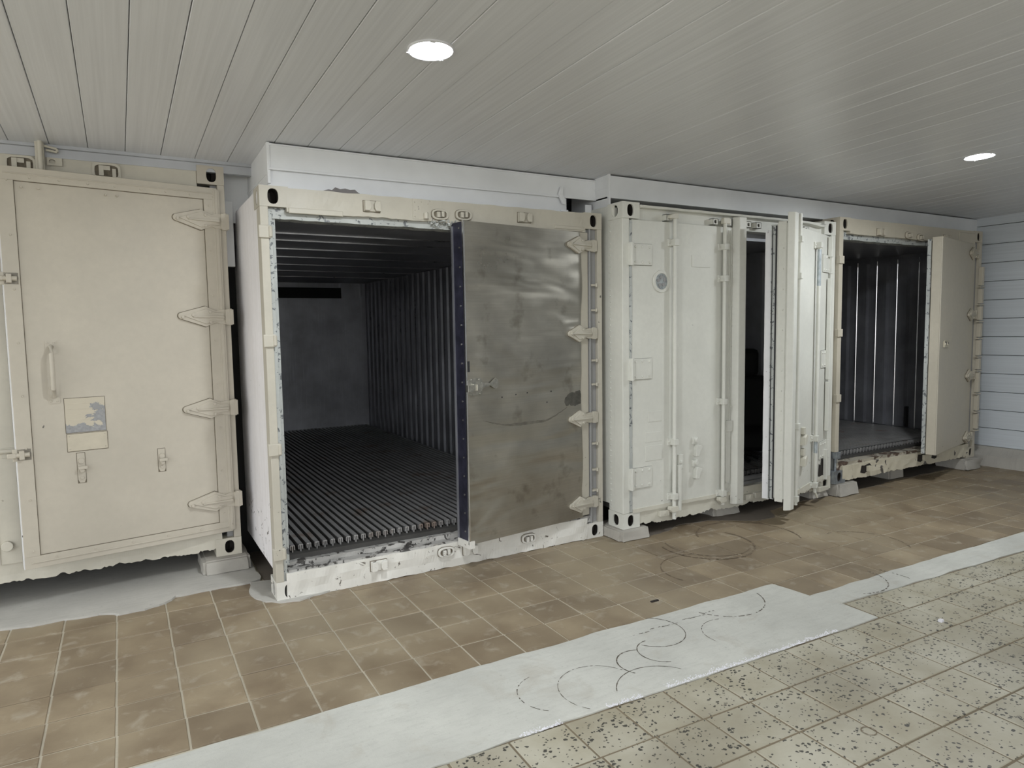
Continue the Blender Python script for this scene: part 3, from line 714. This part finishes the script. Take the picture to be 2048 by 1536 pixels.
mb = MB(); mb.box(.93, 1.045, -.004, .002, 2.315, 2.437); rivets(mb, [(.945, 2.42), (.99, 2.425), (1.035, 2.415), (.945, 2.37), (.945, 2.33), (1.03, 2.36)], .005, -.004); mb.cyl((1.015, -.016, 2.318), (1.015, -.016, 2.355), .016, 10); mb.build('patch_plate', m_cream, c2)
for x, z, kd in ((.63, .112, 0), (1.10, .115, 1), (1.28, .10, 0), (1.75, .10, 1)): keeper(c2, x, z, m_chalk, kd, -.004)
for z in (2.185, 1.560, .920, .29):
    mb = MB(); mb.box(-.012, .058, -.014, .02, z-.036, z+.036); mb.cyl((.052, -.012, z-.03), (.052, -.012, z+.03), .012, 8); mb.build('hinge_lug', m_cream, c2, bevel=.004)
for z in (1.92, 1.735, 1.36, 1.18, .73, .53, .37):
    mb = MB(); mb.box(W2-.10, W2-.035, -.004, .03, z-.007, z+.007); mb.cyl((W2-.06, -.01, z-.012), (W2-.06, -.01, z+.012), .008, 6); mb.build('post_clip', m_cream, c2)
# lining ribs on the right wall and corner cover
rb = None
for i in range(31):
    y = .30+.163*i
    if rb is None:
        mb = MB(); mb.add([(W2-.097-dx, dy, z) for z in (.25, 2.262) for dx, dy in ((0, -.052), (.020, -.036), (.020, .036), (0, .052))], [(0, 1, 5, 4), (1, 2, 6, 5), (2, 3, 7, 6), (0, 3, 2, 1), (4, 5, 6, 7)])
        rb = mb.build('lining_rib', m_lining, sr, loc=(0, y, 0))
    else: dup(rb, sr, (0, y, 0))
    if i == 0:
        mb = MB(); mb.prism([(0, .27), (.004, .25), (.010, .25), (.012, .27), (.012, 2.22), (.006, 2.25), (0, 2.22)], -.003, .003)
        rs = mb.build('rib_edge', m_rib, sr, loc=(W2-.119, y+.038, 0)); rs.rotation_euler = (0, 0, D(35))
    else: dup(rs, sr, (W2-.119, y+.038, 0))
for y in (.62, .98, 1.5, 2.1, 2.8, 3.5, 4.3): MB().box(.1, W2-.1, y-.006, y+.006, 2.262, 2.271).build('roof_seam', m_rib, rf)
# bulkhead panel with air slot above
mb = MB(); mb.mat(0).box(.1, W2-.1, 5.34, 5.40, .25, 2.06).mat(0).box(.1, W2-.1, 5.33, 5.345, 1.60, 1.615).mat(1).box(.1, W2-.45, 5.32, 5.40, 2.06, 2.20).mat(0).box(W2-.45, W2-.1, 5.34, 5.40, 2.06, 2.28)
mb.build('bulkhead_panel', [m_back, m_gap], bk)
MB().box(W2-.18, W2-.155, 5.30, 5.335, 2.08, 2.26).build('air_guide', m_rib, bk)
# aluminium T bars
def tbars(parent, x0, x1, pitch, y0, y1, zf, h=.045, single=True, Wn=.028):
    tb = None; n = int((x1-x0)/pitch)
    mb = MB()
    for i in range(n+1):
        x = x0+pitch*i
        if single and tb is not None: dup(tb, parent, (x, 0, 0)); continue
        b = MB() if single else mb; xx = 0 if single else x
        b.box(xx-.003, xx+.003, y0, y1, zf, zf+h-.006); b.box(xx-Wn/2, xx+Wn/2, y0, y1, zf+h-.006, zf+h)
        b.box(xx-Wn/2, xx-Wn/2+.005, y0-.002, y0+.03, zf+h-.03, zf+h); b.box(xx+Wn/2-.005, xx+Wn/2, y0-.002, y0+.03, zf+h-.03, zf+h)
        if single: tb = b.build('floor_bar', m_tbar, parent, loc=(x, 0, 0))
    if not single: o = mb.build('floor_bars', m_tbar, parent); o['kind'] = 'stuff'
tbars(fl, .135, W2-.13, .0505, .165, 5.3, .235)
# right leaf with steel sheet
d2 = leaf(c2, W2-.118, .012, 0, 1.10, .185, 2.305, .085, D(7.8), [m_cream, m_lining], plug=.045)
L2 = 1.10
mb = MB(); n = 40
edge = [(-.055-.05*(.5+.5*noise.noise((z*2.3, 3, 1)))-.015*max(0, noise.noise((z*9, 1, 1))), z) for z in [.19+2.11*i/n for i in range(n+1)]]
mb.prism([(-L2-.006, .178), (-.06, .178)]+edge+[(-L2-.006, 2.303)], -.006, -.0005)
sh = mb.build('steel_sheet', m_sheet, d2)
t = 0
mb = MB(); mb.box(-L2-.012, -L2-.002, -.010, .004, .178, 2.305); mb.build('bent_edge', m_bright, d2)
mb = MB(); mb.box(-L2-.005, -L2+.004, .004, .135, .178, 2.30); ed = mb.build('edge_cover', m_bluesteel, d2)
mb = MB(); mb.box(-L2-.008, -L2+.03, .118, .14, .178, 2.28); mb.build('edge_bead', m_lining, d2)
mb = MB()
for i in range(17): mb.cyl((-L2-.009, .045, .26+.125*i), (-L2-.002, .045, .26+.125*i), .006, 8)
o = mb.build('edge_rivet', m_chrome, ed); o['kind'] = 'stuff'
MB().box(-L2-.012, -L2+.03, -.012, .13, .150, .20).build('edge_foot', m_chalk, d2)
for hz in (2.207, 1.563, .932, .285): strap_hinge(d2, hz, m_cream, .215, .062, .038, -.004, -.02 if hz < .5 else 0)
# zinc latch
LX, LZ = -L2+.055, 1.232
mb = MB(); mb.prism([(LX-.055, LZ-.045), (LX-.03, LZ-.06), (LX+.05, LZ-.06), (LX+.06, LZ-.045), (LX+.07, LZ-.01), (LX+.07, LZ+.03), (LX+.05, LZ+.055), (LX-.03, LZ+.055), (LX-.055, LZ+.04)], -.010, -.005)
mb.box(LX-.07, LX-.02, -.036, -.008, LZ-.032, LZ+.012); mb.box(LX-.02, LX+.045, -.03, -.008, LZ-.03, LZ+.02); mb.box(LX+.0, LX+.02, -.044, -.028, LZ-.026, LZ+.016)
mb.prism([(LX+.045, LZ-.012), (LX+.12, LZ+.002), (LX+.12, LZ+.018), (LX+.045, LZ+.024)], -.028, -.014)
mb.prism([(LX+.115, LZ+.002), (LX+.16, LZ-.026), (LX+.18, LZ-.012), (LX+.18, LZ+.034), (LX+.16, LZ+.05), (LX+.115, LZ+.018)], -.026, -.018)
rivets(mb, [(LX-.028, LZ-.05), (LX+.04, LZ-.048), (LX-.028, LZ+.044), (LX+.035, LZ+.046)], .006, -.010); mb.build('toggle_latch', m_chrome, d2, bevel=.0015)
mb = MB()
mb.box(-L2+.004, -L2+.018, -.010, -.005, 1.33, 1.40); mb.build('edge_scar', m_rub, d2)
dots('screw_hole', sh, m_rub, [(-L2+.28, 1.145), (-L2+.40, 1.155), (-L2+.50, 1.160), (-L2+.72, 1.155), (-L2+.68, 1.08)], .007, -.006, .001)
x0 = -.262
loop = irregular([(x0+.01, 1.075), (x0+.03, 1.035), (x0+.06, 1.05), (x0+.10, 1.035), (x0+.172, 1.045), (x0+.175, 1.115), (x0+.16, 1.145), (x0+.11, 1.13), (x0+.07, 1.132), (x0+.03, 1.105)], .016, 3, .010)
MB().prism(loop, -.0066, -.0058).build('worn_patch', m_worn, sh)
pt = [(-L2+.12+.75*i/40, 1.0-.05*math.sin(min(1, i/14)*1.57)+.10*max(0, i/40-.72)**1.3*4+.004*noise.noise((i*.9, 2, 2)), .003+.010*math.sin(i/40*3.1)**2+.004*noise.noise((i*.7, 5, 5))) for i in range(41)]
MB().prism([(x, z-abs(w)) for x, z, w in pt]+[(x, z+abs(w)*.6) for x, z, w in reversed(pt)], -.0066, -.0058).build('crease', m_crease, sh)

# ================================================================ container 3: rods on both doors
W3, H3 = 2.45, 2.438
c3 = tag(empty('refrigerated_container', (2.487, -.19, .08)), 'cream container with lock rods on both doors, one door half open beside a dark gap', 'container', 'row of refrigerated containers')
z3 = .08
sl3, sr3, rf3, fl3, bk3 = shell(c3, W3, H3, 6.0, m_cream3, lining=m_pale, zf=.2, zc=2.24)
for lx, l in ((0, True), (W3-.162, False)):
    casting(c3, lx, H3-.118, m_cream3, l); casting(c3, lx, 0, m_cream3 if l else m_rail3, l)
mb = MB(); mb.box(0, .065, 0, .10, .118, H3-.118); mb.box(.004, .03, .10, .175, .118, H3-.118); mb.build('corner_post', m_cream3, c3, bevel=.005)
mb = MB(); mb.mat(0).box(W3-.06, W3, 0, .12, .118, H3-.118); mb.mat(1).box(W3-.085, W3-.06, .03, .12, .118, H3-.118); mb.build('corner_post', [m_cream3, m_jamb], c3, bevel=.004)
MB().box(.16, W3-.16, .03, .14, H3-.14, H3-.012).build('top_rail', m_cream3, c3, bevel=.004)
mb = MB()
for i in range(50): mb.cyl((-.003, .150, .15+.0435*i), (.006, .150, .15+.0435*i), .006, 8)
o = mb.build('side_rivet', m_cream3, c3); o['kind'] = 'stuff'
vs = []; N = 60
mb = MB()
for i in range(N+1):
    x = .165+(W3-.33)*i/N; u = i/N; s = -.03*max(0, (u-.82)/.18)**2 if u < .97 else -.03+.02*(u-.97)/.03
    zt = H3-.008+s+.003*noise.noise((x*6, 2, 8))
    vs += [(x, -.02, zt-.028), (x, -.026, zt-.012), (x, .03, zt), (x, .03, zt-.03)]
mb.add(vs, [(i*4+k, i*4+(k+1) % 4, (i+1)*4+(k+1) % 4, (i+1)*4+k) for i in range(N) for k in range(4)]+[(0, 1, 2, 3), (N*4+3, N*4+2, N*4+1, N*4)])
mb.build('drip_rail', m_cream3, c3)
rag(MB(), .15, W3-.12, .01, .12, .0, .16, 190, .045, 61, 0, .005).build('bottom_rail', m_rail3, c3)
mb = MB(); mb.box(.09, W3-.09, .06, .16, .12, .185); mb.cyl((.09, .11, .19), (W3-.09, .11, .19), .03, 12); mb.build('door_sill', m_greyp, c3)
for x, zc in ((.44, 2.345), (.925, 2.345), (1.075, 2.345), (1.30, 2.345), (1.42, 2.345), (2.02, 2.345)):
    mb = MB(); mb.holed((x-.03, -.016, zc-.025), (1, 0, 0), (0, 0, 1), (0, 1, 0), .06, .05, .014, .014, .03, .025, .04); mb.box(x-.03, x-.026, -.016, .03, zc-.025, zc+.025); mb.box(x+.026, x+.03, -.016, .03, zc-.025, zc+.025); mb.box(x-.03, x+.03, -.016, .03, zc+.021, zc+.025); mb.box(x-.03, x+.03, -.016, .03, zc-.025, zc-.021); mb.build('cam_keeper', [m_cream3, m_hole], c3)
for x in (.40, 1.35, 1.47):
    mb = MB(); mb.box(x-.045, x+.045, -.02, .012, .05, .095); mb.cyl((x+.01, -.024, .072), (x+.01, -.019, .072), .014, 10); mb.build('cam_keeper', [m_rail3], c3, bevel=.003)
def butt_hinge(parent, s, z, mat, w=.19, h=.155, y=0):
    mb = MB(); a, b = (0, w) if s > 0 else (-w, 0)
    mb.box(a, b, y-.010, y+.001, z-h/2, z+h/2)
    mb.mat(1).box(a-.003, b+.003, y-.0025, y+.001, z-h/2-.003, z+h/2+.003).mat(0)
    mb.box(-.034 if s > 0 else -.004, .004 if s > 0 else .034, y-.028, y+.02, z-h/2-.004, z+h/2+.004); mb.cyl((-.016*s, y-.018, z-h/2-.006), (-.016*s, y-.018, z+h/2+.006), .016, 10)
    rivets(mb, [(s*q, z+v) for q in (.03, w/2, w-.025) for v in (-h/2+.022, h/2-.022)], .011, y-.010, .006)
    return mb.build('butt_hinge', [mat, m_seam3], parent, bevel=.0015)
def door_face3(d, s, L, bracket_extra=()):
    f = lambda u: s*u
    for hz in (2.140-z3, 1.290-z3, .460-z3): butt_hinge(d, s, hz, m_cream3)
    # hat-profile closing bar
    ub = L-.055; x = f(ub); mb = MB(); pr = [(-.072, .0), (-.058, -.022), (-.040, -.050), (.040, -.050), (.058, -.022), (.072, .0)]
    vs = []; n = 40
    for i in range(n+1):
        z = .03+2.365*i/n; j = (.02*abs(noise.noise((z*9, 4, 4)))) if i == 0 else 0
        for k, (px, py) in enumerate(pr): vs.append((x+px, py+.0015*noise.noise((z*6, px*30, 3)), z+(j+.015*noise.noise((k*3.1, 7, i)) if i == 0 else 0)))
    m = len(pr); mb.add(vs, [(i*m+k, i*m+(k+1) % m, (i+1)*m+(k+1) % m, (i+1)*m+k) for i in range(n) for k in range(m)]+[tuple(range(m)), tuple(n*m+k for k in range(m-1, -1, -1))])
    mb.build('closing_bar', m_cream3, d, bevel=.006)
    mb = MB()
    for u in (L-.165, L-.145): mb.box(min(f(u), f(u+.008)), max(f(u), f(u+.008)), -.006, .001, .14, 2.29)
    mb.build('edge_moulding', m_cream3, d, bevel=.001)
    dots('rivet', d, m_cream3, [(f(L-.125), .2+.165*i) for i in range(13)], .008, 0, .005)
d3 = leaf(c3, .085, .0, 0, 1.17, .12, 2.315, .09, 0, [m_cream3, m_lining], sign=1)
door_face3(d3, 1, 1.17)
rod(d3, .395, .02, 2.365, m_cream3, brackets=(2.16, .63, .20)); rod(d3, .925, .06, 2.365, m_cream3, brackets=(2.15, 1.90, .91, .155))
for x in (.395, .925):
    mb = MB(); mb.prism([(x-.03, 2.33), (x+.05, 2.33), (x+.05, 2.37), (x+.02, 2.38), (x-.03, 2.375)] if x > .5 else [(x-.06, 2.335), (x+.02, 2.335), (x+.02, 2.38), (x-.02, 2.375), (x-.06, 2.36)], -.052, -.018); mb.build('rod_cam', m_rail3, d3, bevel=.004)
    mb = MB(); mb.prism([(x-.055, .10), (x-.03, .075), (x+.03, .08), (x+.035, .10), (x+.02, .125), (x-.05, .125)], -.055, -.015); mb.build('rod_cam', m_rail3, d3, bevel=.004)
mb = MB(); mb.box(.455, .505, -.02, 0, .40, .52); mb.cyl((.48, -.03, .46), (.48, -.015, .46), .012, 8); mb.box(.43, .46, -.05, -.018, .08, .44); mb.build('rod_handle', m_cream3, d3, bevel=.004)
mb = MB(); mb.box(.962, 1.04, -.03, -.002, .655, .745); mb.prism([(.972, .25), (.985, .225), (1.012, .225), (1.022, .25), (1.024, .66), (.972, .66)], -.022, -.004); mb.build('rod_handle', m_cream3, d3, bevel=.004)
# vent, plates, handle catches
mb = MB(); n = 24; v = []
for yy, rr in ((-.001, .086), (-.008, .083), (-.008, .062), (.012, .058)):
    v += [(.288+rr*math.cos(2*math.pi*i/n), yy, 1.866+rr*math.sin(2*math.pi*i/n)) for i in range(n)]
mb.add(v, [(k*n+i, k*n+(i+1) % n, (k+1)*n+(i+1) % n, (k+1)*n+i) for k in range(3) for i in range(n)]); mb.build('vent_ring', m_cream3, d3, smooth=True)
mb = MB(); mb.cyl((.288, -.002, 1.866), (.288, .01, 1.866), .06, 24); vg = mb.build('vent_glass', m_glassy, d3)
for i in range(5):
    a = .4+i*1.2566; MB().cyl((.288+.032*math.cos(a), -.006, 1.866+.032*math.sin(a)), (.288+.032*math.cos(a), 0, 1.866+.032*math.sin(a)), .015, 12).build('vent_stud', m_greyp, vg)
MB().box(.60, .795, -.004, .001, 1.985, 2.075).build('data_plate', m_cream3, d3, bevel=.001)
mb = MB(); mb.box(.13, .30, -.003, .001, .50, .615); mb.box(.13, .30, -.002, .001, .645, .72); mb.box(.16, .29, -.003, .001, .80, .88); mb.build('old_label', m_cream3, d3, bevel=.001)
for zc in (.565, .385):
    mb = MB(); x = .645
    mb.box(x-.035, x+.02, -.02, .001, zc+.02, zc+.075); mb.prism([(x-.02, zc-.075), (x+.015, zc-.08), (x+.03, zc-.03), (x+.05, zc-.015), (x+.045, zc+.005), (x-.005, zc+.02), (x-.02, zc-.02)], -.04, .001); mb.cyl((x-.005, -.035, zc+.05), (x-.005, 0, zc+.05), .02, 10); mb.build('handle_catch', m_cream3, d3, bevel=.005)
rag(MB(), .005, 1.10, -.006, .012, .115, .145, 120, .012, 71).build('bottom_gasket', m_rail3, d3)
mb = MB(); rag(mb, 0, 2.18, -.004, .02, -.01, .016, 60, .012, 77, .006, .002)
g = mb.build('hinge_gasket', m_jamb, d3); g.rotation_euler = (0, -math.pi/2, 0); g.location = (-.006, 0, .125)
# right leaf half open
d3b = leaf(c3, 4.872-2.487, .02, 0, 1.12, .125, 2.315, .085, D(20.5), [m_cream3, m_white], plug=.06)
door_face3(d3b, -1, 1.12)
rod(d3b, -.94, .05, 2.40, m_cream3, brackets=(2.20, 1.91, .70, .10)); rod(d3b, -.41, .05, 2.22, m_cream3, brackets=(2.195, .53, .115))
MB().cyl((-.41, -.035, .40), (-.41, -.035, .50), .0168, 12).build('rod_bare_band', m_rodsteel, d3b); MB().cyl((-.41, -.035, 1.85), (-.41, -.035, 2.16), .0166, 12).build('rod_bare_band', m_rodsteel, d3b)
mb = MB(); mb.box(-1.124, -1.112, .01, .075, .10, 2.33); mb.build('edge_face', m_cream3, d3b, bevel=.004)
MB().box(-1.118, -1.04, .084, .13, .115, 2.31).build('edge_filler', m_jamb, d3b)
MB().box(-1.124, -1.09, .084, .094, .12, 2.30).build('gasket', m_rub, d3b)
MB().box(-1.124, -1.09, .116, .121, .12, 2.30).build('gasket', m_rub, d3b)
mb = MB(); rag(mb, 0, 2.16, .0, .05, -.012, .012, 70, .006, 88, .004, .003); g = mb.build('edge_lining', m_white, d3b); g.rotation_euler = (0, -math.pi/2, 0); g.location = (-1.10, .128, .11)
dots('rivet', d3b, m_cream3, [(-1.124, .2+.16*i) for i in range(13)], .007, .03, .004)
mb = MB(); x = -.70
for zc in (.60, .42):
    mb.box(x-.02, x+.03, -.03, .001, zc, zc+.06); mb.prism([(x-.03, zc-.09), (x+.02, zc-.08), (x+.05, zc-.02), (x+.02, zc), (x-.02, zc-.02)], -.045, .001)
mb.build('handle_catch', m_rail3, d3b, bevel=.005)
rag(MB(), -1.05, -.02, -.008, .02, .08, .14, 120, .04, 91, 0, .004).build('bottom_gasket', m_rail3, d3b)
mb = MB(); mb.prism([(-.30, .03), (-.02, .002), (-.02, .035), (-.30, .075)], -.05, -.02); mb.cyl((-.40, -.035, .05), (-.38, -.05, -.004), .010, 8); mb.build('bent_handle', m_rail3, d3b, bevel=.004)
mb = MB(); mb.prism([(-.20, .15), (-.06, .12), (-.03, .26), (-.10, .31), (-.13, .24), (-.18, .26)], -.003, .001); mb.build('rust_hole', m_hole, d3b)
mb = MB(); mb.box(-.066, -.034, -.045, -.008, 1.02, 1.93); mb.box(-.066, -.034, -.045, -.008, .55, 1.0); mb.box(-.07, -.045, -.04, -.006, .1, .38); mb.box(-.06, -.03, -.045, -.008, 2.12, 2.30); mb.build('hinge_tube', m_cream3, d3b, bevel=.005)
# wall rib + inside
for y in (.35, .75, 1.15, 1.6): MB().add([(W3-.097-dx, y+dy, z) for z in (.21, 2.23) for dx, dy in ((0, -.05), (.02, -.035), (.02, .035), (0, .05))], [(0, 1, 5, 4), (1, 2, 6, 5), (2, 3, 7, 6), (0, 3, 2, 1), (4, 5, 6, 7)]).build('lining_rib', m_pale, sr3)
tbars(fl3, .13, W3-.13, .0505, .17, 5.3, .2, single=False)

# ================================================================ container 4: beside the panelled wall
W4, H4 = 2.43, 2.442
c4 = tag(empty('refrigerated_container', (4.943, -.225, .12)), 'dull cream container beside the panelled wall, open doorway with bright-edged ribs inside', 'container', 'row of refrigerated containers')
z4 = .12
sl4, sr4, rf4, fl4, bk4 = shell(c4, W4, H4, 6.0, m_cream4, zf=.21, zc=2.27)
casting(c4, 0, H4-.118, m_cream4, True); casting(c4, W4-.162, H4-.118, m_cream4, False); casting(c4, 0, 0, m_galv, True); casting(c4, W4-.162, 0, m_cream4, False)
mb = MB(); mb.mat(0).box(0, .055, 0, .10, .30, H4-.118); mb.mat(1).box(.055, .09, .03, .16, .118, H4-.16); mb.build('corner_post', [m_cream4, m_jamb], c4, bevel=.003)
mb = MB(); mb.box(.01, .075, -.01, .05, .235, .30); mb.cyl((.05, .03, .09), (.05, .03, .24), .014, 10); mb.build('post_clamp', m_galv, c4, bevel=.004)
mb = MB(); mb.mat(0).box(W4-.045, W4, 0, .10, .118, H4-.118); mb.mat(1).box(W4-.11, W4-.045, .03, .14, .118, H4-.118); mb.build('corner_post', [m_cream4, m_greyp], c4, bevel=.003)
rag(MB(), .15, W4-.15, .0, .10, H4-.146, H4-.006, 50, .008, 105, .003, .002).build('top_rail', m_cream4, c4)
MB().box(W4-.46, W4-.155, -.006, .004, H4-.135, H4-.03).build('rail_stiffener', m_cream4, c4, bevel=.004)
rag(MB(), .05, W4-.05, .04, .14, H4-.195, H4-.12, 40, .01, 108, 0, .004).build('door_header', m_jamb, c4)
rag(MB(), .12, W4-.12, .0, .10,   .01, .155, 190, .03, 131, .006, .008).build('bottom_rail', m_rail4, c4)
mb = MB(); rag(mb, .06, W4-.10, .02, .15, .11, .185, 70, 0, 143, .010, .012); mb.build('door_sill', m_rust4, c4)
for x, z, kd in ((.60, 2.335, 0), (1.06, 2.33, 1), (1.26, 2.32, 1), (1.72, 2.335, 0)): keeper(c4, x, z, m_cream4, kd)
for x, z in ((.48, .095), (1.42, .10), (1.68, .105)):
    mb = MB(); mb.mat(1).prism([(x-.09, z-.03), (x-.03, z-.045), (x+.04, z-.02), (x+.08, z+.02), (x+.05, z+.045), (x-.02, z+.03), (x-.07, z+.035)], -.004, .002); mb.mat(0).box(x+.0, x+.05, -.03, 0, z-.025, z+.025); mb.build('cam_keeper', [m_rail4, m_hole], c4)
for z in (2.06, 1.40, .80): MB().box(-.008, .06, -.012, .02, z-.035, z+.035).build('hinge_lug', m_cream4, c4, bevel=.003)
for i, y in enumerate([.28+.25*k for k in range(9)]):
    mb = MB().add([(W4-.097-dx, y+dy, z) for z in (.26, 2.20) for dx, dy in ((0, -.075), (.040, -.060), (.040, .050), (0, .075))], [(0, 1, 5, 4), (1, 2, 6, 5), (2, 3, 7, 6), (0, 3, 2, 1), (4, 5, 6, 7)]); mb.build('lining_rib', m_lining, sr4)
    mb = MB().prism([(0, .27), (.006, .22), (.016, .22), (.018, .27), (.018, 2.17), (.008, 2.22), (0, 2.17)], -.004, .004); o = mb.build('rib_edge', m_bright, sr4, loc=(W4-.141, y+.054, 0)); o.rotation_euler = (0, 0, D(35))
MB().box(W4-.143, W4-.1365, .50-.045, .50+.04, 2.04, 2.10).build('sticker', m_sticker, sr4)
MB().box(W4-.143, W4-.09, .68, .705, .26, .50).build('drain_slot', m_gap, sr4)
tbars(fl4, .13, W4-.13, .0505, .16, 5.3, .21, single=False)
d4 = leaf(c4, W4-.112, .01, 0, 1.12, .175, 2.305, .085, D(12.5), [m_cream4, m_cream4], plug=.055)
L4 = 1.12
mb = MB(); mb.box(-L4-.004, -L4+.11, -.008, .004, .175, 2.305); mb.build('edge_band', m_cream4, d4, bevel=.006)
mb = MB(); rag(mb, 0, 2.1, .0, .03, -.01, .010, 70, .006, 188, .005, .003); g = mb.build('gasket', m_jamb, d4); g.rotation_euler = (0, -math.pi/2, 0); g.location = (-L4-.004, .09, .185)
mb = MB(); mb.box(-L4+.14, -L4+.27, -.012, .0, 1.235, 1.295); mb.cyl((-L4+.17, -.02, 1.265), (-L4+.17, -.008, 1.265), .018, 10); mb.cyl((-L4+.23, -.02, 1.265), (-L4+.23, -.008, 1.265), .018, 10); mb.box(-L4+.13, -L4+.30, -.016, -.01, 1.296, 1.302); mb.build('latch_plate', m_rail4, d4, bevel=.002)
for hz in (2.20, 1.555, .905, .235): strap_hinge(d4, hz, m_cream4, .22, .066, .040, -.002)
mb = MB(); zz = [.30, .50, .70, .90+.05, 1.10, 1.30, 1.50-.02, 1.66, 1.85, 2.08]
for a, b in zip(zz[:-1], zz[1:]): mb.box(W4-.055, W4-.012, -.040, .002, a+.016, b-.016); mb.box(W4-.085, W4-.003, -.046, .004, a-.006, a+.006)
mb.build('post_tube', m_cream4, c4, bevel=.004)

# ================================================================ loose things
def block(name, x0, x1, y0, y1, z0, z1, label, mat, seed, group=None, amp=.012, taper=.012):
    bm = bmesh.new(); bmesh.ops.create_cube(bm, size=1)
    bmesh.ops.bevel(bm, geom=bm.edges[:], offset=.07, segments=2, affect='EDGES')
    bmesh.ops.subdivide_edges(bm, edges=bm.edges[:], cuts=3, use_grid_fill=True)
    cx, cy, cz_ = (x0+x1)/2, (y0+y1)/2, (z0+z1)/2; sx, sy, sz = x1-x0, y1-y0, z1-z0
    for v in bm.verts:
        p = Vector((v.co.x*sx, v.co.y*sy, v.co.z*sz)); k = noise.noise_vector(p*16+Vector((seed, 0, 0)))*amp+noise.noise_vector(p*45+Vector((seed, 3, 0)))*amp*.35
        k.z *= .35
        if v.co.z > .45 or v.co.z < -.45: k.z = min(k.z, 0) if v.co.z > 0 else 0
        tp = 1+(.5-v.co.z-.5)*taper*4
        v.co = Vector((p.x*tp, p.y*tp, p.z))+k+Vector((0, 0, sz/2))
    me = bpy.data.meshes.new(name); bm.to_mesh(me); bm.free(); me.materials.append(mat)
    me.polygons.foreach_set('use_smooth', [True]*len(me.polygons)); me.set_sharp_from_angle(angle=.6)
    o = bpy.data.objects.new(name, me); C.objects.link(o); o.location = (cx, cy, z0); tag(o, label, 'block', group); return o
G = 'concrete blocks under the containers'
block('concrete_block', -.335, -.035, .66, 1.05, .008, .1005, 'white rounded concrete block on the cement apron under the tan container corner', m_conc, 1, G, .008)
block('concrete_block', 2.435, 2.72, -.235, .12, 0, .0785, 'white concrete block under the cream container corner next to the steel sheet door', m_conc, 2, G)
block('concrete_block', 3.52, 3.83, -.12, .22, 0, .0785, 'rough grey concrete block under the closing bar of the rod-fitted door', m_conc, 3, G, .02)
block('concrete_block', 4.70, 4.935, -.17, .20, 0, .0785, 'small pale concrete block below the hinges of the half-open door', m_conc, 4, G)
block('concrete_block', 4.96, 5.26, -.265, .10, 0, .1185, 'concrete block under the grey bare metal corner casting', m_conc, 5, G, .015)
block('concrete_block', 6.02, 6.27, -.10, .2, 0, .135, 'smooth concrete block under the middle of the flaked cream rail', m_conc, 6, G, .004)
block('concrete_block', 7.10, 7.42, -.29, .05, 0, .1185, 'broken concrete block at the kerb of the panelled wall', m_conc, 7, G, .03)
block('white_pebble', 3.005, 3.03, -2.225, -2.205, .0, .014, 'tiny white pebble lying on the terrazzo tiles', m_efflo, 9, None, .002)['category'] = 'pebble'
block('stone_chip', 1.88, 1.935, -1.20, -1.185, 0, .006, 'small dark sliver lying on the brown tiles near the cement strip', m_hole, 10, None, .002)['category'] = 'chip'
# recessed downlights
def lamp(x, y, label):
    e = tag(empty('recessed_downlight', (x, y, cz(y))), label, 'lamp', 'recessed ceiling downlights'); e.rotation_euler = (math.atan(CS), 0, 0)
    n = 40; prof = [(.100, .001), (.100, -.004), (.094, -.008), (.086, -.006), (.083, .004)]
    mb = MB(); mb.add([(r*math.cos(2*math.pi*i/n), r*math.sin(2*math.pi*i/n), z) for r, z in prof for i in range(n)], [(k*n+i, k*n+(i+1) % n, (k+1)*n+(i+1) % n, (k+1)*n+i) for k in range(len(prof)-1) for i in range(n)])
    mb.build('trim_ring', m_ringp, e, smooth=True)
    MB().cyl((0, 0, -.004), (0, 0, .004), .084, n).build('diffuser', m_emit, e)
    for a in (.7, 2.6, 4.4):
        MB().box(-.012, .012, -.003, .003, -.011, -.004).build('spring_clip', m_bright, e).location = (.093*math.cos(a), .093*math.sin(a), 0)
lamp(.475, -1.405, 'round lit downlight in the ceiling in front of the open doorway with steel door')
lamp(4.72, -1.475, 'round lit downlight in the ceiling near the panelled wall')
# black chair inside the third container
def rbox(name, x0, x1, y0, y1, z0, z1, parent, r=.05):
    return MB().box(x0, x1, y0, y1, z0, z1).build(name, m_black, parent, bevel=r, smooth=True)
ch = tag(empty('black_chair', (4.31, .30, .325)), 'black high-backed chair inside the dark gap behind the half-open door', 'chair')
ch.rotation_euler = (0, 0, D(-35))
for nm, a in (('headrest', (-.16, .14, -.05, .05, .80, 1.06)), ('backrest', (-.24, .22, -.06, .06, .10, .81)), ('seat', (-.26, .23, -.06, .18, .22, .40))): rbox(nm, *a, ch, .045)
MB().cyl((-.02, .05, .04), (-.02, .05, .28), .03, 12).build('pedestal', m_rub, ch)
for i in range(5):
    a = i*1.2566; MB().tube([(-.02, .05, .07), (-.02+.12*math.cos(a), .05+.12*math.sin(a), .05), (-.02+.18*math.cos(a), .05+.18*math.sin(a), .02)], .018, 6).build('foot', m_rub, ch)
